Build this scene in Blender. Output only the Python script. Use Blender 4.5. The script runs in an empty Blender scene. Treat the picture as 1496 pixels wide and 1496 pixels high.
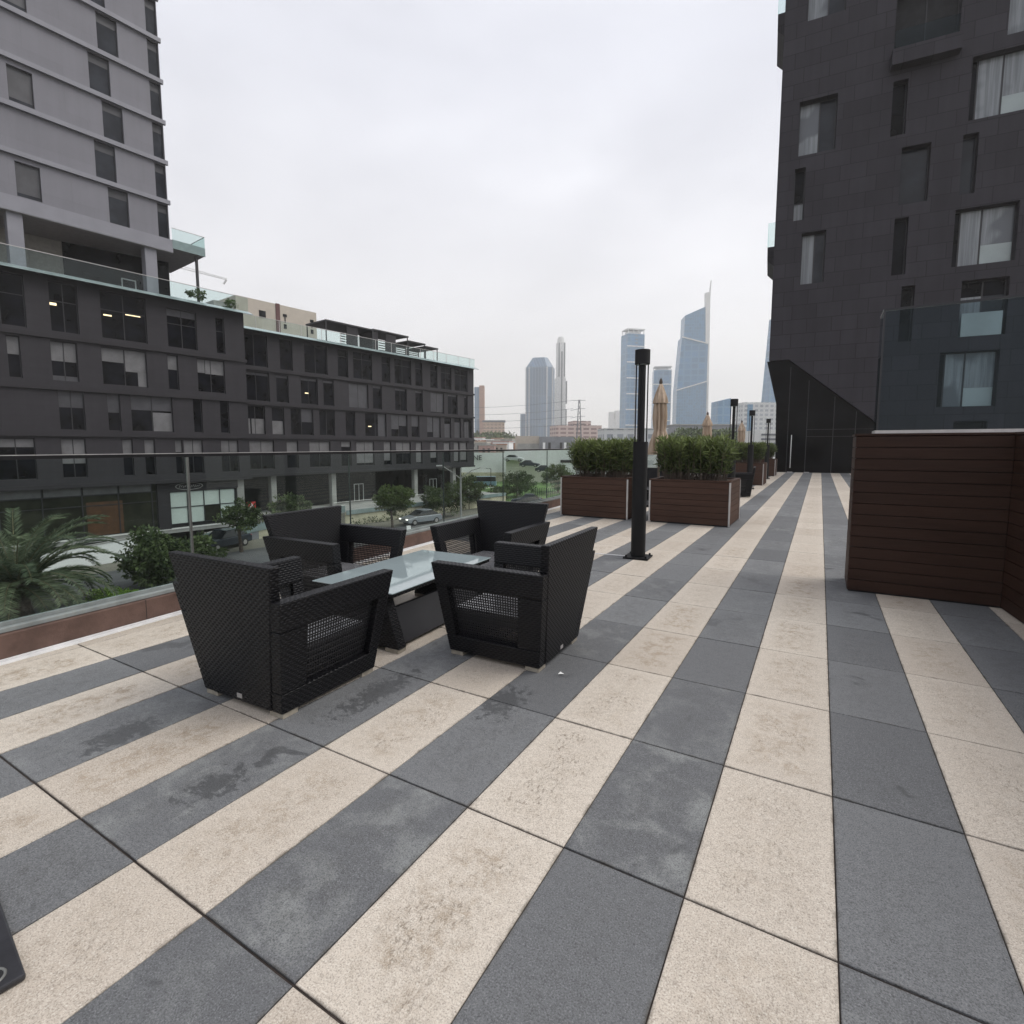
import bpy, math, random
import numpy as np
from mathutils import Vector, Matrix

random.seed(7)
rng = np.random.default_rng(7)
SC = bpy.context.scene
COL = SC.collection
R = math.radians

# ------------------------------------------------------------------ camera
EYE = 1.5
YAW, PITCH = R(30.2126), R(5.5632)
cam_d = bpy.data.cameras.new('camera')
cam = bpy.data.objects.new('camera', cam_d)
COL.objects.link(cam)
cam.location = (0, 0, EYE)
cam.rotation_euler = (R(90) - PITCH, 0, YAW)
cam_d.sensor_width = 36
cam_d.lens = 36 * 770 / 1496
cam_d.shift_y = -21 / 1496
cam_d.clip_start = 0.05
cam_d.clip_end = 20000
SC.camera = cam

# ------------------------------------------------------------------ sky and sun
SUN_EL, SUN_AZ = R(52), R(60)          # azimuth clockwise from +Y
wd = bpy.data.worlds.new('World')
SC.world = wd
wd.use_nodes = True
nt = wd.node_tree
nt.nodes.clear()
w_out = nt.nodes.new('ShaderNodeOutputWorld')
w_bg = nt.nodes.new('ShaderNodeBackground')
w_bg.inputs['Strength'].default_value = 0.1
nt.links.new(w_bg.outputs[0], w_out.inputs[0])
w_sky = nt.nodes.new('ShaderNodeTexSky')
w_sky.sky_type = 'NISHITA'
w_sky.sun_disc = False
w_sky.sun_elevation = SUN_EL
w_sky.sun_rotation = SUN_AZ
w_tc = nt.nodes.new('ShaderNodeTexCoord')
w_map = nt.nodes.new('ShaderNodeMapping')
w_map.inputs['Scale'].default_value = (1.0, 1.0, 2.6)
nt.links.new(w_tc.outputs['Generated'], w_map.inputs[0])
w_n = nt.nodes.new('ShaderNodeTexNoise')
w_n.inputs['Scale'].default_value = 1.7
w_n.inputs['Detail'].default_value = 5
w_n.inputs['Roughness'].default_value = 0.5
w_n.inputs['Distortion'].default_value = 0.3
nt.links.new(w_map.outputs[0], w_n.inputs['Vector'])
w_r = nt.nodes.new('ShaderNodeValToRGB')
w_r.color_ramp.elements[0].position = 0.3
w_r.color_ramp.elements[0].color = (4.6, 4.64, 4.9, 1)
w_r.color_ramp.elements[1].position = 0.72
w_r.color_ramp.elements[1].color = (6.6, 6.64, 6.86, 1)
nt.links.new(w_n.outputs['Fac'], w_r.inputs[0])
w_mix = nt.nodes.new('ShaderNodeMix')
w_mix.data_type = 'RGBA'
w_mix.inputs['Factor'].default_value = 0.9
w_sep = nt.nodes.new('ShaderNodeSeparateXYZ')
nt.links.new(w_tc.outputs['Generated'], w_sep.inputs[0])
w_el = nt.nodes.new('ShaderNodeMapRange')
w_el.inputs['From Min'].default_value = 0.0
w_el.inputs['From Max'].default_value = 0.55
nt.links.new(w_sep.outputs['Z'], w_el.inputs['Value'])
w_tint = nt.nodes.new('ShaderNodeMix'); w_tint.data_type = 'RGBA'
w_tint.inputs[6].default_value = (1.03, 1.0, 0.955, 1)
w_tint.inputs[7].default_value = (0.985, 0.99, 1.03, 1)
nt.links.new(w_el.outputs[0], w_tint.inputs['Factor'])
w_mul = nt.nodes.new('ShaderNodeMix'); w_mul.data_type = 'RGBA'; w_mul.blend_type = 'MULTIPLY'
w_mul.inputs['Factor'].default_value = 1.0
nt.links.new(w_r.outputs[0], w_mul.inputs[6]); nt.links.new(w_tint.outputs[2], w_mul.inputs[7])
nt.links.new(w_sky.outputs[0], w_mix.inputs[6])
nt.links.new(w_mul.outputs[2], w_mix.inputs[7])
nt.links.new(w_mix.outputs[2], w_bg.inputs['Color'])

sun_d = bpy.data.lights.new('sun', 'SUN')
sun_d.energy = 1.5
sun_d.angle = R(42)
sun_d.color = (1.0, 0.96, 0.9)
sun = bpy.data.objects.new('sun', sun_d)
COL.objects.link(sun)
sun.rotation_euler = (R(90) - SUN_EL, 0, math.pi - SUN_AZ)

SC.view_settings.view_transform = 'Standard'
SC.view_settings.look = 'None'
SC.view_settings.exposure = 0.78
SC.view_settings.gamma = 1.0
SC.cycles.max_bounces = 8
SC.cycles.transparent_max_bounces = 24
SC.cycles.volume_bounces = 1
SC.cycles.caustics_reflective = False
SC.cycles.caustics_refractive = False
SC.cycles.use_denoising = True

# ------------------------------------------------------------------ helpers
class MB:
    """collects shapes; build() links them as ONE mesh object"""
    def __init__(s):
        s.v, s.f, s.m = [], [], []
        s.k = 0
    def add(s, vs, fs):
        o = len(s.v)
        s.v.extend([tuple(p) for p in vs])
        s.f.extend([tuple(i + o for i in q) for q in fs])
        s.m.extend([s.k] * len(fs))
        return s
    def poly(s, pts):
        return s.add(pts, [tuple(range(len(pts)))])
    def box(s, x0, x1, y0, y1, z0, z1):
        return s.hexa([(x0, y0, z0), (x1, y0, z0), (x1, y1, z0), (x0, y1, z0),
                       (x0, y0, z1), (x1, y0, z1), (x1, y1, z1), (x0, y1, z1)])
    def hexa(s, p):
        return s.add(p, [(3, 2, 1, 0), (4, 5, 6, 7), (0, 1, 5, 4), (1, 2, 6, 5), (2, 3, 7, 6), (3, 0, 4, 7)])
    def prism(s, pts, h):
        """closed polygon of 3-D points pushed along vector h"""
        n = len(pts)
        q = [tuple(np.add(p, h)) for p in pts]
        fs = [tuple(range(n - 1, -1, -1)), tuple(range(n, 2 * n))]
        fs += [(i, (i + 1) % n, n + (i + 1) % n, n + i) for i in range(n)]
        return s.add(list(pts) + q, fs)
    def bar(s, a, b, w, h=None, up=(0, 0, 1)):
        h = w if h is None else h
        a, b = Vector(a), Vector(b)
        d = (b - a).normalized()
        u = Vector(up)
        if abs(d.dot(u)) > 0.98:
            u = Vector((0, 1, 0))
        r = d.cross(u).normalized()
        u = r.cross(d).normalized()
        r *= w / 2; u *= h / 2
        return s.hexa([a - r - u, a + r - u, a + r + u, a - r + u, b - r - u, b + r - u, b + r + u, b - r + u])
    def tube(s, a, b, r0, r1=None, n=12, cap=True):
        r1 = r0 if r1 is None else r1
        a, b = Vector(a), Vector(b)
        d = (b - a).normalized()
        u = Vector((0, 0, 1)) if abs(d.z) < 0.95 else Vector((1, 0, 0))
        x = d.cross(u).normalized(); y = d.cross(x)
        vs = []
        for c, rr in ((a, r0), (b, r1)):
            for i in range(n):
                t = 2 * math.pi * i / n
                vs.append(c + x * (rr * math.cos(t)) + y * (rr * math.sin(t)))
        fs = [(i, n + i, n + (i + 1) % n, (i + 1) % n) for i in range(n)]
        if cap:
            fs += [tuple(range(n)), tuple(range(2 * n - 1, n - 1, -1))]
        return s.add(vs, fs)
    def lathe(s, prof, n=24, ripple=None, c=(0, 0)):
        vs, fs = [], []
        for j, (r, z) in enumerate(prof):
            for i in range(n):
                t = 2 * math.pi * i / n
                q = r if ripple is None else r * ripple(t, j)
                vs.append((c[0] + q * math.cos(t), c[1] + q * math.sin(t), z))
        for j in range(len(prof) - 1):
            for i in range(n):
                k = (i + 1) % n
                fs.append((j * n + i, j * n + k, (j + 1) * n + k, (j + 1) * n + i))
        return s.add(vs, fs)
    def build(s, name, mat, parent=None, smooth=False, bevel=0, uv=False):
        me = bpy.data.meshes.new(name)
        me.from_pydata(s.v, [], s.f)
        for m in (mat if isinstance(mat, (list, tuple)) else [mat]):
            me.materials.append(m)
        if any(s.m):
            me.polygons.foreach_set('material_index', s.m)
        if smooth:
            me.polygons.foreach_set('use_smooth', [True] * len(me.polygons))
        if uv:
            lay = me.uv_layers.new(name='uv')
            for p in me.polygons:
                n = p.normal
                if abs(n.z) > 0.75:
                    t, b = Vector((1, 0, 0)), Vector((0, 1, 0))
                else:
                    t = Vector((-n.y, n.x, 0)).normalized(); b = n.cross(t)
                for li in p.loop_indices:
                    co = me.vertices[me.loops[li].vertex_index].co
                    lay.data[li].uv = (co.dot(t), co.dot(b))
        me.update()
        o = bpy.data.objects.new(name, me)
        COL.objects.link(o)
        if parent is not None:
            o.parent = parent
        if bevel:
            md = o.modifiers.new('bevel', 'BEVEL')
            md.width = bevel; md.segments = 2; md.limit_method = 'ANGLE'
        return o

def tag(o, label=None, cat=None, group=None, kind=None):
    if label: o['label'] = label
    if cat: o['category'] = cat
    if group: o['group'] = group
    if kind: o['kind'] = kind
    return o

def thing(name, label, cat, loc=(0, 0, 0), rz=0.0, group=None):
    o = bpy.data.objects.new(name, None)
    o.empty_display_size = 0.2
    COL.objects.link(o)
    o.location = loc
    o.rotation_euler = (0, 0, rz)
    return tag(o, label, cat, group)

def dup(o, parent=None, loc=None, rz=None, label=None, group=None, scale=None):
    c = o.copy()
    COL.objects.link(c)
    if parent is not None:
        c.parent = parent
    if loc is not None: c.location = loc
    if rz is not None: c.rotation_euler = (0, 0, rz)
    if scale is not None: c.scale = scale
    if label: c['label'] = label
    if group: c['group'] = group
    for ch in list(o.children):
        dup(ch, c)
    return c

def at(px, d):
    """ground position of photo column px at distance d along the view"""
    lat = (px - 748) / 773.6 * d
    return (lat * math.cos(YAW) - d * math.sin(YAW), lat * math.sin(YAW) + d * math.cos(YAW))
def hz(py, d):
    """height of photo row py at distance d along the view"""
    return EYE + d * math.tan(math.atan((727 - py) / 770) - PITCH)

# ------------------------------------------------------------------ materials
class NT:
    def __init__(s, name):
        s.mat = bpy.data.materials.new(name)
        s.mat.use_nodes = True
        s.t = s.mat.node_tree
        s.bsdf = s.t.nodes['Principled BSDF']
        s.out = s.t.nodes['Material Output']
        s.tc = s.t.nodes.new('ShaderNodeTexCoord')
    def n(s, typ, ins=None, **props):
        x = s.t.nodes.new('ShaderNode' + typ)
        for k, v in props.items():
            setattr(x, k, v)
        for k, v in (ins or {}).items():
            if isinstance(v, bpy.types.NodeSocket):
                s.t.links.new(v, x.inputs[k])
            else:
                x.inputs[k].default_value = v
        return x
    def math(s, op, a, b=0.0, c=0.0):
        return s.n('Math', {0: a, 1: b, 2: c}, operation=op).outputs[0]
    def noise(s, vec, scale, detail=3, rough=0.55, dist=0.0):
        return s.n('TexNoise', {'Vector': vec, 'Scale': scale, 'Detail': detail, 'Roughness': rough, 'Distortion': dist}).outputs['Fac']
    def step(s, v, a, b):
        x = s.n('MapRange', {'Value': v, 'From Min': a, 'From Max': b}, interpolation_type='SMOOTHSTEP')
        return x.outputs[0]
    def mix(s, f, a, b):
        x = s.n('Mix', {'Factor': f}, data_type='RGBA')
        for k, v in ((6, a), (7, b)):
            if isinstance(v, bpy.types.NodeSocket): s.t.links.new(v, x.inputs[k])
            else: x.inputs[k].default_value = (*v, 1) if len(v) == 3 else v
        return x.outputs[2]
    def set(s, **kw):
        for k, v in kw.items():
            k = {'color': 'Base Color', 'rough': 'Roughness', 'metal': 'Metallic', 'ior': 'IOR', 'spec': 'Specular IOR Level', 'normal': 'Normal', 'coat': 'Coat Weight'}[k]
            if isinstance(v, bpy.types.NodeSocket): s.t.links.new(v, s.bsdf.inputs[k])
            elif k == 'Base Color': s.bsdf.inputs[k].default_value = (*v, 1)
            else: s.bsdf.inputs[k].default_value = v
        return s.mat
    def bump(s, h, strength, dist):
        return s.n('Bump', {'Height': h, 'Strength': strength, 'Distance': dist}).outputs[0]

def simple(name, col, rough=0.6, metal=0.0, var=0.15, scale=3.0, bump=0.0, spec=0.5, detail=4):
    n = NT(name)
    f = n.noise(n.tc.outputs['Object'], scale, detail, 0.6)
    f = n.step(f, 0.3, 0.7)
    c = n.mix(f, tuple(max(0, x * (1 - var)) for x in col), tuple(x * (1 + var) for x in col))
    n.set(color=c, rough=rough, metal=metal, spec=spec)
    if bump:
        n.set(normal=n.bump(n.noise(n.tc.outputs['Object'], scale * 14, 3), bump, 0.01))
    return n.mat

TW, TL, TX0, TY0 = 0.4400, 0.8455, 0.119, 0.848     # paving slab grid

def stone(name, c1, c2, stain, pale, stain_amt, speck, pit, wet_lo, puddles=()):
    n = NT(name)
    P = n.tc.outputs['Object']
    sp = n.n('SeparateXYZ', {0: P})
    fx = n.math('DIVIDE', n.math('SUBTRACT', sp.outputs[0], TX0), TW)
    fy = n.math('DIVIDE', n.math('SUBTRACT', sp.outputs[1], TY0), TL)
    ix, iy = n.math('FLOOR', fx), n.math('FLOOR', fy)
    idv = n.n('CombineXYZ', {0: ix, 1: iy, 2: 0.37})
    wn = n.n('TexWhiteNoise', {'Vector': idv.outputs[0]}, noise_dimensions='3D')
    r = wn.outputs['Value']
    rc = n.n('SeparateColor', {0: wn.outputs['Color']})
    # distance to the slab edge, 0 at the edge and 1 in the middle
    gx, gy = n.math('FRACT', fx), n.math('FRACT', fy)
    ex = n.math('MINIMUM', gx, n.math('SUBTRACT', 1.0, gx))
    ey = n.math('MULTIPLY', n.math('MINIMUM', gy, n.math('SUBTRACT', 1.0, gy)), 1.9)
    wob = n.math('MULTIPLY', n.math('SUBTRACT', n.noise(P, 6, 3), 0.5), 0.3)
    mid = n.step(n.math('ADD', n.math('MINIMUM', ex, ey), wob), 0.04, 0.36)
    base = n.mix(r, c1, c2)
    cloud = n.noise(P, 4.5, 6, 0.62, 0.4)
    base = n.mix(n.math('MULTIPLY', n.step(cloud, 0.44, 0.68), n.math('MULTIPLY', n.math('MULTIPLY', rc.outputs[2], rc.outputs[2]), pale[3])), base, pale[:3])
    st = n.math('MULTIPLY', n.step(n.noise(P, 13, 8, 0.74, 0.3), 0.42, 0.66), mid)
    st = n.math('MULTIPLY', st, n.math('MULTIPLY_ADD', rc.outputs[1], stain_amt, 0.12))
    base = n.mix(st, base, stain)
    fine = n.noise(P, 190, 3, 0.75)
    med = n.noise(P, 68, 5, 0.75)
    lowf = n.noise(P, 30, 4, 0.65)
    dark1, light1 = tuple(x * 0.42 for x in c1), tuple(min(0.78, x * 1.55) for x in c2)
    base = n.mix(n.math('MULTIPLY', n.step(lowf, 0.42, 0.72), speck * 0.5), base, tuple(x * 0.66 for x in c1))
    base = n.mix(n.math('MULTIPLY', n.step(fine, 0.50, 0.64), speck), base, dark1)
    base = n.mix(n.math('MULTIPLY', n.step(fine, 0.46, 0.32), speck * 0.8), base, light1)
    base = n.mix(n.math('MULTIPLY', n.step(med, 0.55, 0.70), speck), base, dark1)
    base = n.mix(n.math('MULTIPLY', n.step(med, 0.42, 0.30), speck * 0.45), base, light1)
    mp = n.n('Mapping', {0: P, 'Rotation': (0, 0, 0.7), 'Scale': (1.0, 0.5, 1.0)})
    pits = n.math('MULTIPLY', n.step(n.noise(mp.outputs[0], 64, 5, 0.76), 0.53, 0.64), n.math('MULTIPLY', mid, n.step(n.noise(P, 5.3, 3), 0.38, 0.6)))
    pits = n.math('MULTIPLY', n.math('MULTIPLY', pits, pit), n.math('MULTIPLY_ADD', rc.outputs[0], 0.7, 0.25))
    base = n.mix(n.math('MULTIPLY', pits, 0.72), base, tuple(x * 0.5 for x in stain))  # tiny shadows inside the pits painted as dark brown
    ed = n.math('MULTIPLY', n.step(n.math('MINIMUM', ex, ey), 0.035, 0.004), n.step(n.noise(P, 9, 5, 0.7), 0.40, 0.66))
    base = n.mix(n.math('MULTIPLY', ed, 0.6), base, (0.055, 0.045, 0.032))
    # rain water left lying in a few shallow hollows
    wet = n.math('MULTIPLY', n.step(n.noise(P, 2.1, 5, 0.62, 0.6), wet_lo, wet_lo + 0.035), 0.55)
    spl = n.math('SUBTRACT', n.noise(P, 17, 7, 0.8, 0.2), 0.5)
    for (px, py, rx, ry) in puddles:
        ux = n.math('DIVIDE', n.math('SUBTRACT', sp.outputs[0], px), rx)
        uy = n.math('DIVIDE', n.math('SUBTRACT', sp.outputs[1], py), ry)
        dd = n.math('SQRT', n.math('ADD', n.math('MULTIPLY', ux, ux), n.math('MULTIPLY', uy, uy)))
        m_ = n.math('MULTIPLY_ADD', spl, 2.6, n.math('SUBTRACT', 0.95, dd))
        wet = n.math('MAXIMUM', wet, n.math('MULTIPLY', n.step(m_, 0.50, 0.60), 0.62))
    base = n.mix(wet, base, tuple(x * 0.42 for x in c1))
    rough = n.math('SUBTRACT', 0.72, n.math('MULTIPLY', wet, 0.4))
    h = n.math('ADD', n.math('MULTIPLY', fine, 0.5), n.math('SUBTRACT', n.math('MULTIPLY', med, 0.5), pits))
    n.set(color=base, rough=rough, spec=0.4, normal=n.bump(h, 0.5, 0.005))
    return n.mat

M = {}
M['beige_stone'] = stone('beige_stone', (0.49, 0.425, 0.355), (0.60, 0.535, 0.455), (0.29, 0.215, 0.14), (0.62, 0.55, 0.46, 0.35), 0.72, 0.66, 1.0, 0.74)
M['grey_stone'] = stone('grey_stone', (0.122, 0.125, 0.130), (0.185, 0.190, 0.194), (0.08, 0.078, 0.075), (0.27, 0.28, 0.272, 0.85), 0.5, 0.72, 0.3, 0.625, ((-1.55, 2.55, .26, .42), (-2.27, 2.3, .22, .75), (-3.08, 1.25, .25, .40), (-2.25, 1.25, .2, .3)))
M['joint'] = simple('joint_dirt', (0.035, 0.026, 0.022), 0.95, var=0.4, scale=9)

def wicker(name):
    n = NT(name)
    sp = n.n('SeparateXYZ', {0: n.tc.outputs['UV']})
    rv = n.math('DIVIDE', sp.outputs[1], 0.016)
    row = n.math('FLOOR', rv)
    h1 = n.math('SINE', n.math('MULTIPLY', n.math('FRACT', rv), math.pi))
    ph = n.math('ADD', n.math('MULTIPLY', sp.outputs[0], 2 * math.pi / 0.040), n.math('MULTIPLY', row, math.pi))
    h2 = n.math('MULTIPLY_ADD', n.math('COSINE', ph), 0.5, 0.5)
    h = n.math('MULTIPLY', n.math('POWER', h1, 0.6), n.math('MULTIPLY_ADD', h2, 0.7, 0.3))
    c = n.mix(h, (0.0008, 0.0008, 0.0012), (0.0072, 0.0072, 0.0098))  # shade between strands and highlights on them painted by weave height
    n.set(color=c, rough=0.42, spec=0.28, normal=n.bump(h, 1.0, 0.005))
    return n.mat
M['wicker'] = wicker('black_wicker')
M['panel_black'] = simple('black_panel', (0.022, 0.022, 0.025), 0.4, var=0.15, scale=4)
M['strand'] = simple('wicker_strand', (0.009, 0.009, 0.011), 0.45, var=0.2, scale=30)
M['seat'] = simple('seat_vinyl', (0.15, 0.15, 0.157), 0.22, var=0.12, scale=8, spec=0.8)
M['foot'] = simple('foot_alloy', (0.30, 0.27, 0.22), 0.5, var=0.2, scale=20)
M['black_metal'] = simple('black_metal', (0.006, 0.006, 0.007), 0.5, var=0.2, scale=6, spec=0.25)
M['plate_metal'] = simple('plate_metal', (0.022, 0.022, 0.026), 0.35, var=0.3, scale=9, bump=0.05)
M['steel'] = simple('steel', (0.62, 0.63, 0.64), 0.28, 1.0, var=0.08, scale=10)
M['alu'] = simple('aluminium', (0.50, 0.48, 0.47), 0.4, 0.6, var=0.1, scale=10)
M['steel_strip'] = simple('steel_strip', (0.80, 0.80, 0.80), 0.35, 0.0, var=0.1, scale=6)
def kerb_stone():
    n = NT('kerb_stone')
    P = n.tc.outputs['Object']
    sp = n.n('SeparateXYZ', {0: P})
    fr = n.math('FRACT', n.math('DIVIDE', sp.outputs[1], 1.12))
    ln = n.math('LESS_THAN', fr, 0.006)
    f = n.step(n.noise(P, 5, 5, 0.65), 0.3, 0.7)
    c = n.mix(f, (0.075, 0.043, 0.033), (0.125, 0.074, 0.058))
    n.set(color=n.mix(ln, c, (0.02, 0.014, 0.012)), rough=0.8, normal=n.bump(n.noise(P, 70, 3), 0.2, 0.01))
    return n.mat
M['kerb'] = kerb_stone()
M['coping'] = simple('coping_stone', (0.22, 0.24, 0.235), 0.6, var=0.2, scale=5)

def boards(name, col):
    n = NT(name)
    P = n.tc.outputs['Object']
    mp = n.n('Mapping', {0: P, 'Scale': (1.2, 1.2, 45)})
    g = n.noise(mp.outputs[0], 3.0, 5, 0.65)
    m2 = n.n('Mapping', {0: P, 'Scale': (0.7, 0.7, 7.5)})
    b = n.noise(m2.outputs[0], 1.0, 1)
    c = n.mix(n.step(g, 0.3, 0.7), tuple(x * 0.7 for x in col), tuple(x * 1.3 for x in col))
    c = n.mix(n.math('MULTIPLY', n.step(b, 0.4, 0.65), 0.3), c, tuple(x * 1.7 for x in col))
    n.set(color=c, rough=0.6, spec=0.18, normal=n.bump(g, 0.3, 0.004))
    return n.mat
M['board'] = boards('planter_boards', (0.053, 0.0275, 0.0190))
M['board_shaded'] = boards('shaded_wall_boards', (0.032, 0.0158, 0.0108))  # planter boards toned darker, the wall's shade put into the colour
M['soil'] = simple('soil', (0.045, 0.033, 0.025), 0.95, var=0.5, scale=8, bump=0.5)

def glass(name, tint, ior=1.45, rough=0.0):
    n = NT(name)
    n.t.nodes.remove(n.bsdf)
    tr = n.n('BsdfTransparent', {'Color': (*tint, 1)})
    gl = n.n('BsdfGlossy', {'Color': (0.9, 0.95, 0.95, 1), 'Roughness': rough})
    ge = n.n('NewGeometry')
    fr = n.n('Fresnel', {'IOR': n.math('MULTIPLY_ADD', ge.outputs['Backfacing'], 1 / ior - ior, ior)})
    mx = n.n('MixShader', {0: fr.outputs[0]})
    n.t.links.new(tr.outputs[0], mx.inputs[1]); n.t.links.new(gl.outputs[0], mx.inputs[2])
    n.t.links.new(mx.outputs[0], n.out.inputs[0])
    return n.mat
M['glass'] = glass('rail_glass', (0.90, 0.945, 0.93), 1.30)
M['glass_screen'] = glass('screen_glass', (0.70, 0.77, 0.80), 1.17)
M['glass_teal'] = glass('teal_glass', (0.87, 0.935, 0.925), 1.3)
M['joint_alu'] = simple('joint_metal', (0.20, 0.20, 0.19), 0.4, 0.4, var=0.1)
M['glass_edge'] = simple('glass_edge', (0.035, 0.048, 0.045), 0.2, var=0.1)
M['table_glass'] = simple('table_glass', (0.27, 0.325, 0.335), 0.04, var=0.05, scale=2, spec=0.8)

def pane(name, col, rough=0.06, var=0.5, spec=0.45):
    n = NT(name)
    f = n.noise(n.tc.outputs['Object'], 0.8, 3)
    c = n.mix(n.step(f, 0.35, 0.65), tuple(x * (1 - var) for x in col), tuple(x * (1 + var) for x in col))
    n.set(color=c, rough=rough, spec=spec)
    return n.mat
M['pane_dark'] = pane('dark_pane', (0.0045, 0.005, 0.0075), var=0.7, spec=0.08)
M['pane_grey'] = pane('grey_pane', (0.028, 0.031, 0.038), var=0.25, spec=0.2)
def curtain():
    n = NT('curtained_pane')
    mp = n.n('Mapping', {0: n.tc.outputs['Object'], 'Scale': (9, 9, 0.35)})
    f = n.step(n.noise(mp.outputs[0], 1.0, 3, 0.6, 0.4), 0.3, 0.7)
    g = n.noise(n.tc.outputs['Object'], 0.45, 2)
    c = n.mix(f, (0.165, 0.18, 0.195), (0.265, 0.285, 0.30))  # curtain fold shading painted as paler and darker vertical stripes
    c = n.mix(n.step(g, 0.52, 0.62), c, (0.12, 0.13, 0.145))
    n.set(color=c, rough=0.15, spec=0.4)
    return n.mat
M['pane_curtain'] = curtain()
M['pane_pale'] = pane('pale_pane', (0.34, 0.39, 0.39), 0.15, 0.08)
M['pane_lobby'] = pane('lobby_pane', (0.004, 0.004, 0.005), 0.07, spec=0.07)
M['frame_dark'] = simple('window_frame', (0.02, 0.02, 0.024), 0.5, var=0.1)
M['frame_white'] = simple('white_frame', (0.55, 0.56, 0.55), 0.5, var=0.1)
M['blind'] = simple('roller_blind', (0.15, 0.15, 0.155), 0.7, var=0.15, scale=1.5)
M['blind_dark'] = simple('dark_blind', (0.058, 0.058, 0.066), 0.5, var=0.15, scale=1.5)
M['shop_pane'] = pane('frosted_shop_pane', (0.52, 0.60, 0.56), 0.3, 0.05)
M['shop_dark'] = pane('shop_glass', (0.022, 0.024, 0.016), 0.08, 0.4, spec=0.25)
M['orange_panel'] = simple('interior_timber', (0.075, 0.032, 0.010), 0.5, var=0.3, scale=2)

def cladding(name, col, bw, bh, line, var, seam=0.008, streak=0.25):
    n = NT(name)
    P = n.tc.outputs['Object']
    sp = n.n('SeparateXYZ', {0: P})
    v = n.n('CombineXYZ', {0: sp.outputs[0], 1: sp.outputs[2], 2: 0.0}).outputs[0]
    br = n.n('TexBrick', {'Vector': v, 'Color1': (*[x * (1 - var) for x in col], 1), 'Color2': (*[x * (1 + var) for x in col], 1),
                          'Mortar': (*[x * line for x in col], 1), 'Scale': 1.0, 'Mortar Size': seam, 'Mortar Smooth': 0.3,
                          'Bias': 0.0, 'Brick Width': bw, 'Row Height': bh})
    br.offset = 0.37; br.offset_frequency = 2
    big = n.noise(P, 0.5, 5, 0.6)
    mp = n.n('Mapping', {0: P, 'Scale': (2.4, 2.4, 0.16)})
    stv = n.noise(mp.outputs[0], 1.0, 4, 0.6)
    f = n.math('MULTIPLY_ADD', n.math('ADD', big, stv), streak, 1.0 - streak)
    hs = n.n('HueSaturation', {'Color': br.outputs['Color'], 'Value': f})
    n.set(color=hs.outputs[0], rough=0.62, spec=0.2)
    return n.mat
M['dark_clad'] = cladding('dark_brick_cladding', (0.036, 0.034, 0.039), 0.9, 0.35, 0.82, 0.05, streak=0.35)
M['dark_band'] = cladding('dark_band', (0.033, 0.031, 0.035), 2.4, 1.2, 0.7, 0.04)
M['tower_clad'] = cladding('tower_render', (0.20, 0.198, 0.222), 3.4, 3.07, 0.85, 0.03, streak=0.18)
M['tower_band'] = simple('tower_band', (0.23, 0.23, 0.26), 0.6, var=0.06, scale=1.0)
M['tower_black'] = cladding('black_tile_cladding', (0.037, 0.034, 0.041), 1.2, 0.78, 0.5, 0.14, seam=0.02, streak=0.5)
M['soffit'] = simple('soffit', (0.42, 0.41, 0.41), 0.7, var=0.08)
M['void'] = simple('dark_interior', (0.012, 0.012, 0.014), 0.8, var=0.3)
M['teal'] = simple('teal_canopy_glass', (0.235, 0.305, 0.305), 0.2, var=0.12, scale=1.5, spec=0.5)
M['cream'] = simple('cream_render', (0.47, 0.42, 0.36), 0.8, var=0.07, scale=0.6)
M['maroon'] = simple('maroon_strip', (0.10, 0.035, 0.035), 0.7, var=0.1)
M['white_wall'] = simple('white_wall', (0.80, 0.81, 0.81), 0.8, var=0.06, scale=0.25)
M['cream_wall'] = simple('stained_cream_wall', (0.52, 0.49, 0.36), 0.85, var=0.25, scale=0.7)
M['grey_wall'] = simple('grey_wall', (0.22, 0.23, 0.25), 0.8, var=0.15, scale=0.4)
M['concrete'] = simple('concrete', (0.33, 0.33, 0.315), 0.85, var=0.15, scale=0.6)
M['asphalt'] = simple('asphalt', (0.085, 0.087, 0.09), 0.9, var=0.25, scale=0.5)
M['pavement'] = simple('pavement', (0.26, 0.255, 0.24), 0.9, var=0.15, scale=0.8)
M['lawn'] = simple('lawn', (0.085, 0.155, 0.035), 0.95, var=0.4, scale=0.35, detail=8)
M['earth'] = simple('earth', (0.13, 0.125, 0.10), 0.95, var=0.3, scale=0.02, detail=9)
M['white_paint'] = simple('white_paint', (0.72, 0.72, 0.70), 0.5, var=0.05)
M['red'] = simple('red_sign', (0.50, 0.03, 0.03), 0.45, var=0.1)
M['bark'] = simple('bark', (0.085, 0.065, 0.05), 0.9, var=0.35, scale=6, bump=0.4)
M['canvas'] = None
M['tyre'] = simple('tyre', (0.015, 0.015, 0.015), 0.8, var=0.2)
M['car_glass'] = pane('car_glass', (0.015, 0.018, 0.02), 0.05, 0.2)
M['car_white'] = simple('car_white_paint', (0.62, 0.63, 0.64), 0.25, var=0.04, spec=0.6)
M['car_grey'] = simple('car_grey_paint', (0.32, 0.35, 0.38), 0.25, 0.3, var=0.06, spec=0.6)
M['car_dark'] = simple('car_dark_paint', (0.035, 0.045, 0.06), 0.25, 0.2, var=0.06, spec=0.6)
M['car_blue'] = simple('car_blue_paint', (0.20, 0.33, 0.42), 0.3, var=0.06, spec=0.6)

def emit(name, col, s):
    n = NT(name)
    n.t.nodes.remove(n.bsdf)
    e = n.n('Emission', {'Color': (*col, 1), 'Strength': s})
    n.t.links.new(e.outputs[0], n.out.inputs[0])
    return n.mat
M['lamp_warm'] = emit('lit_lamp', (1.0, 0.82, 0.5), 1.1)
M['headlight_on'] = emit('lit_headlight', (1.0, 0.97, 0.88), 1.6)

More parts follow.
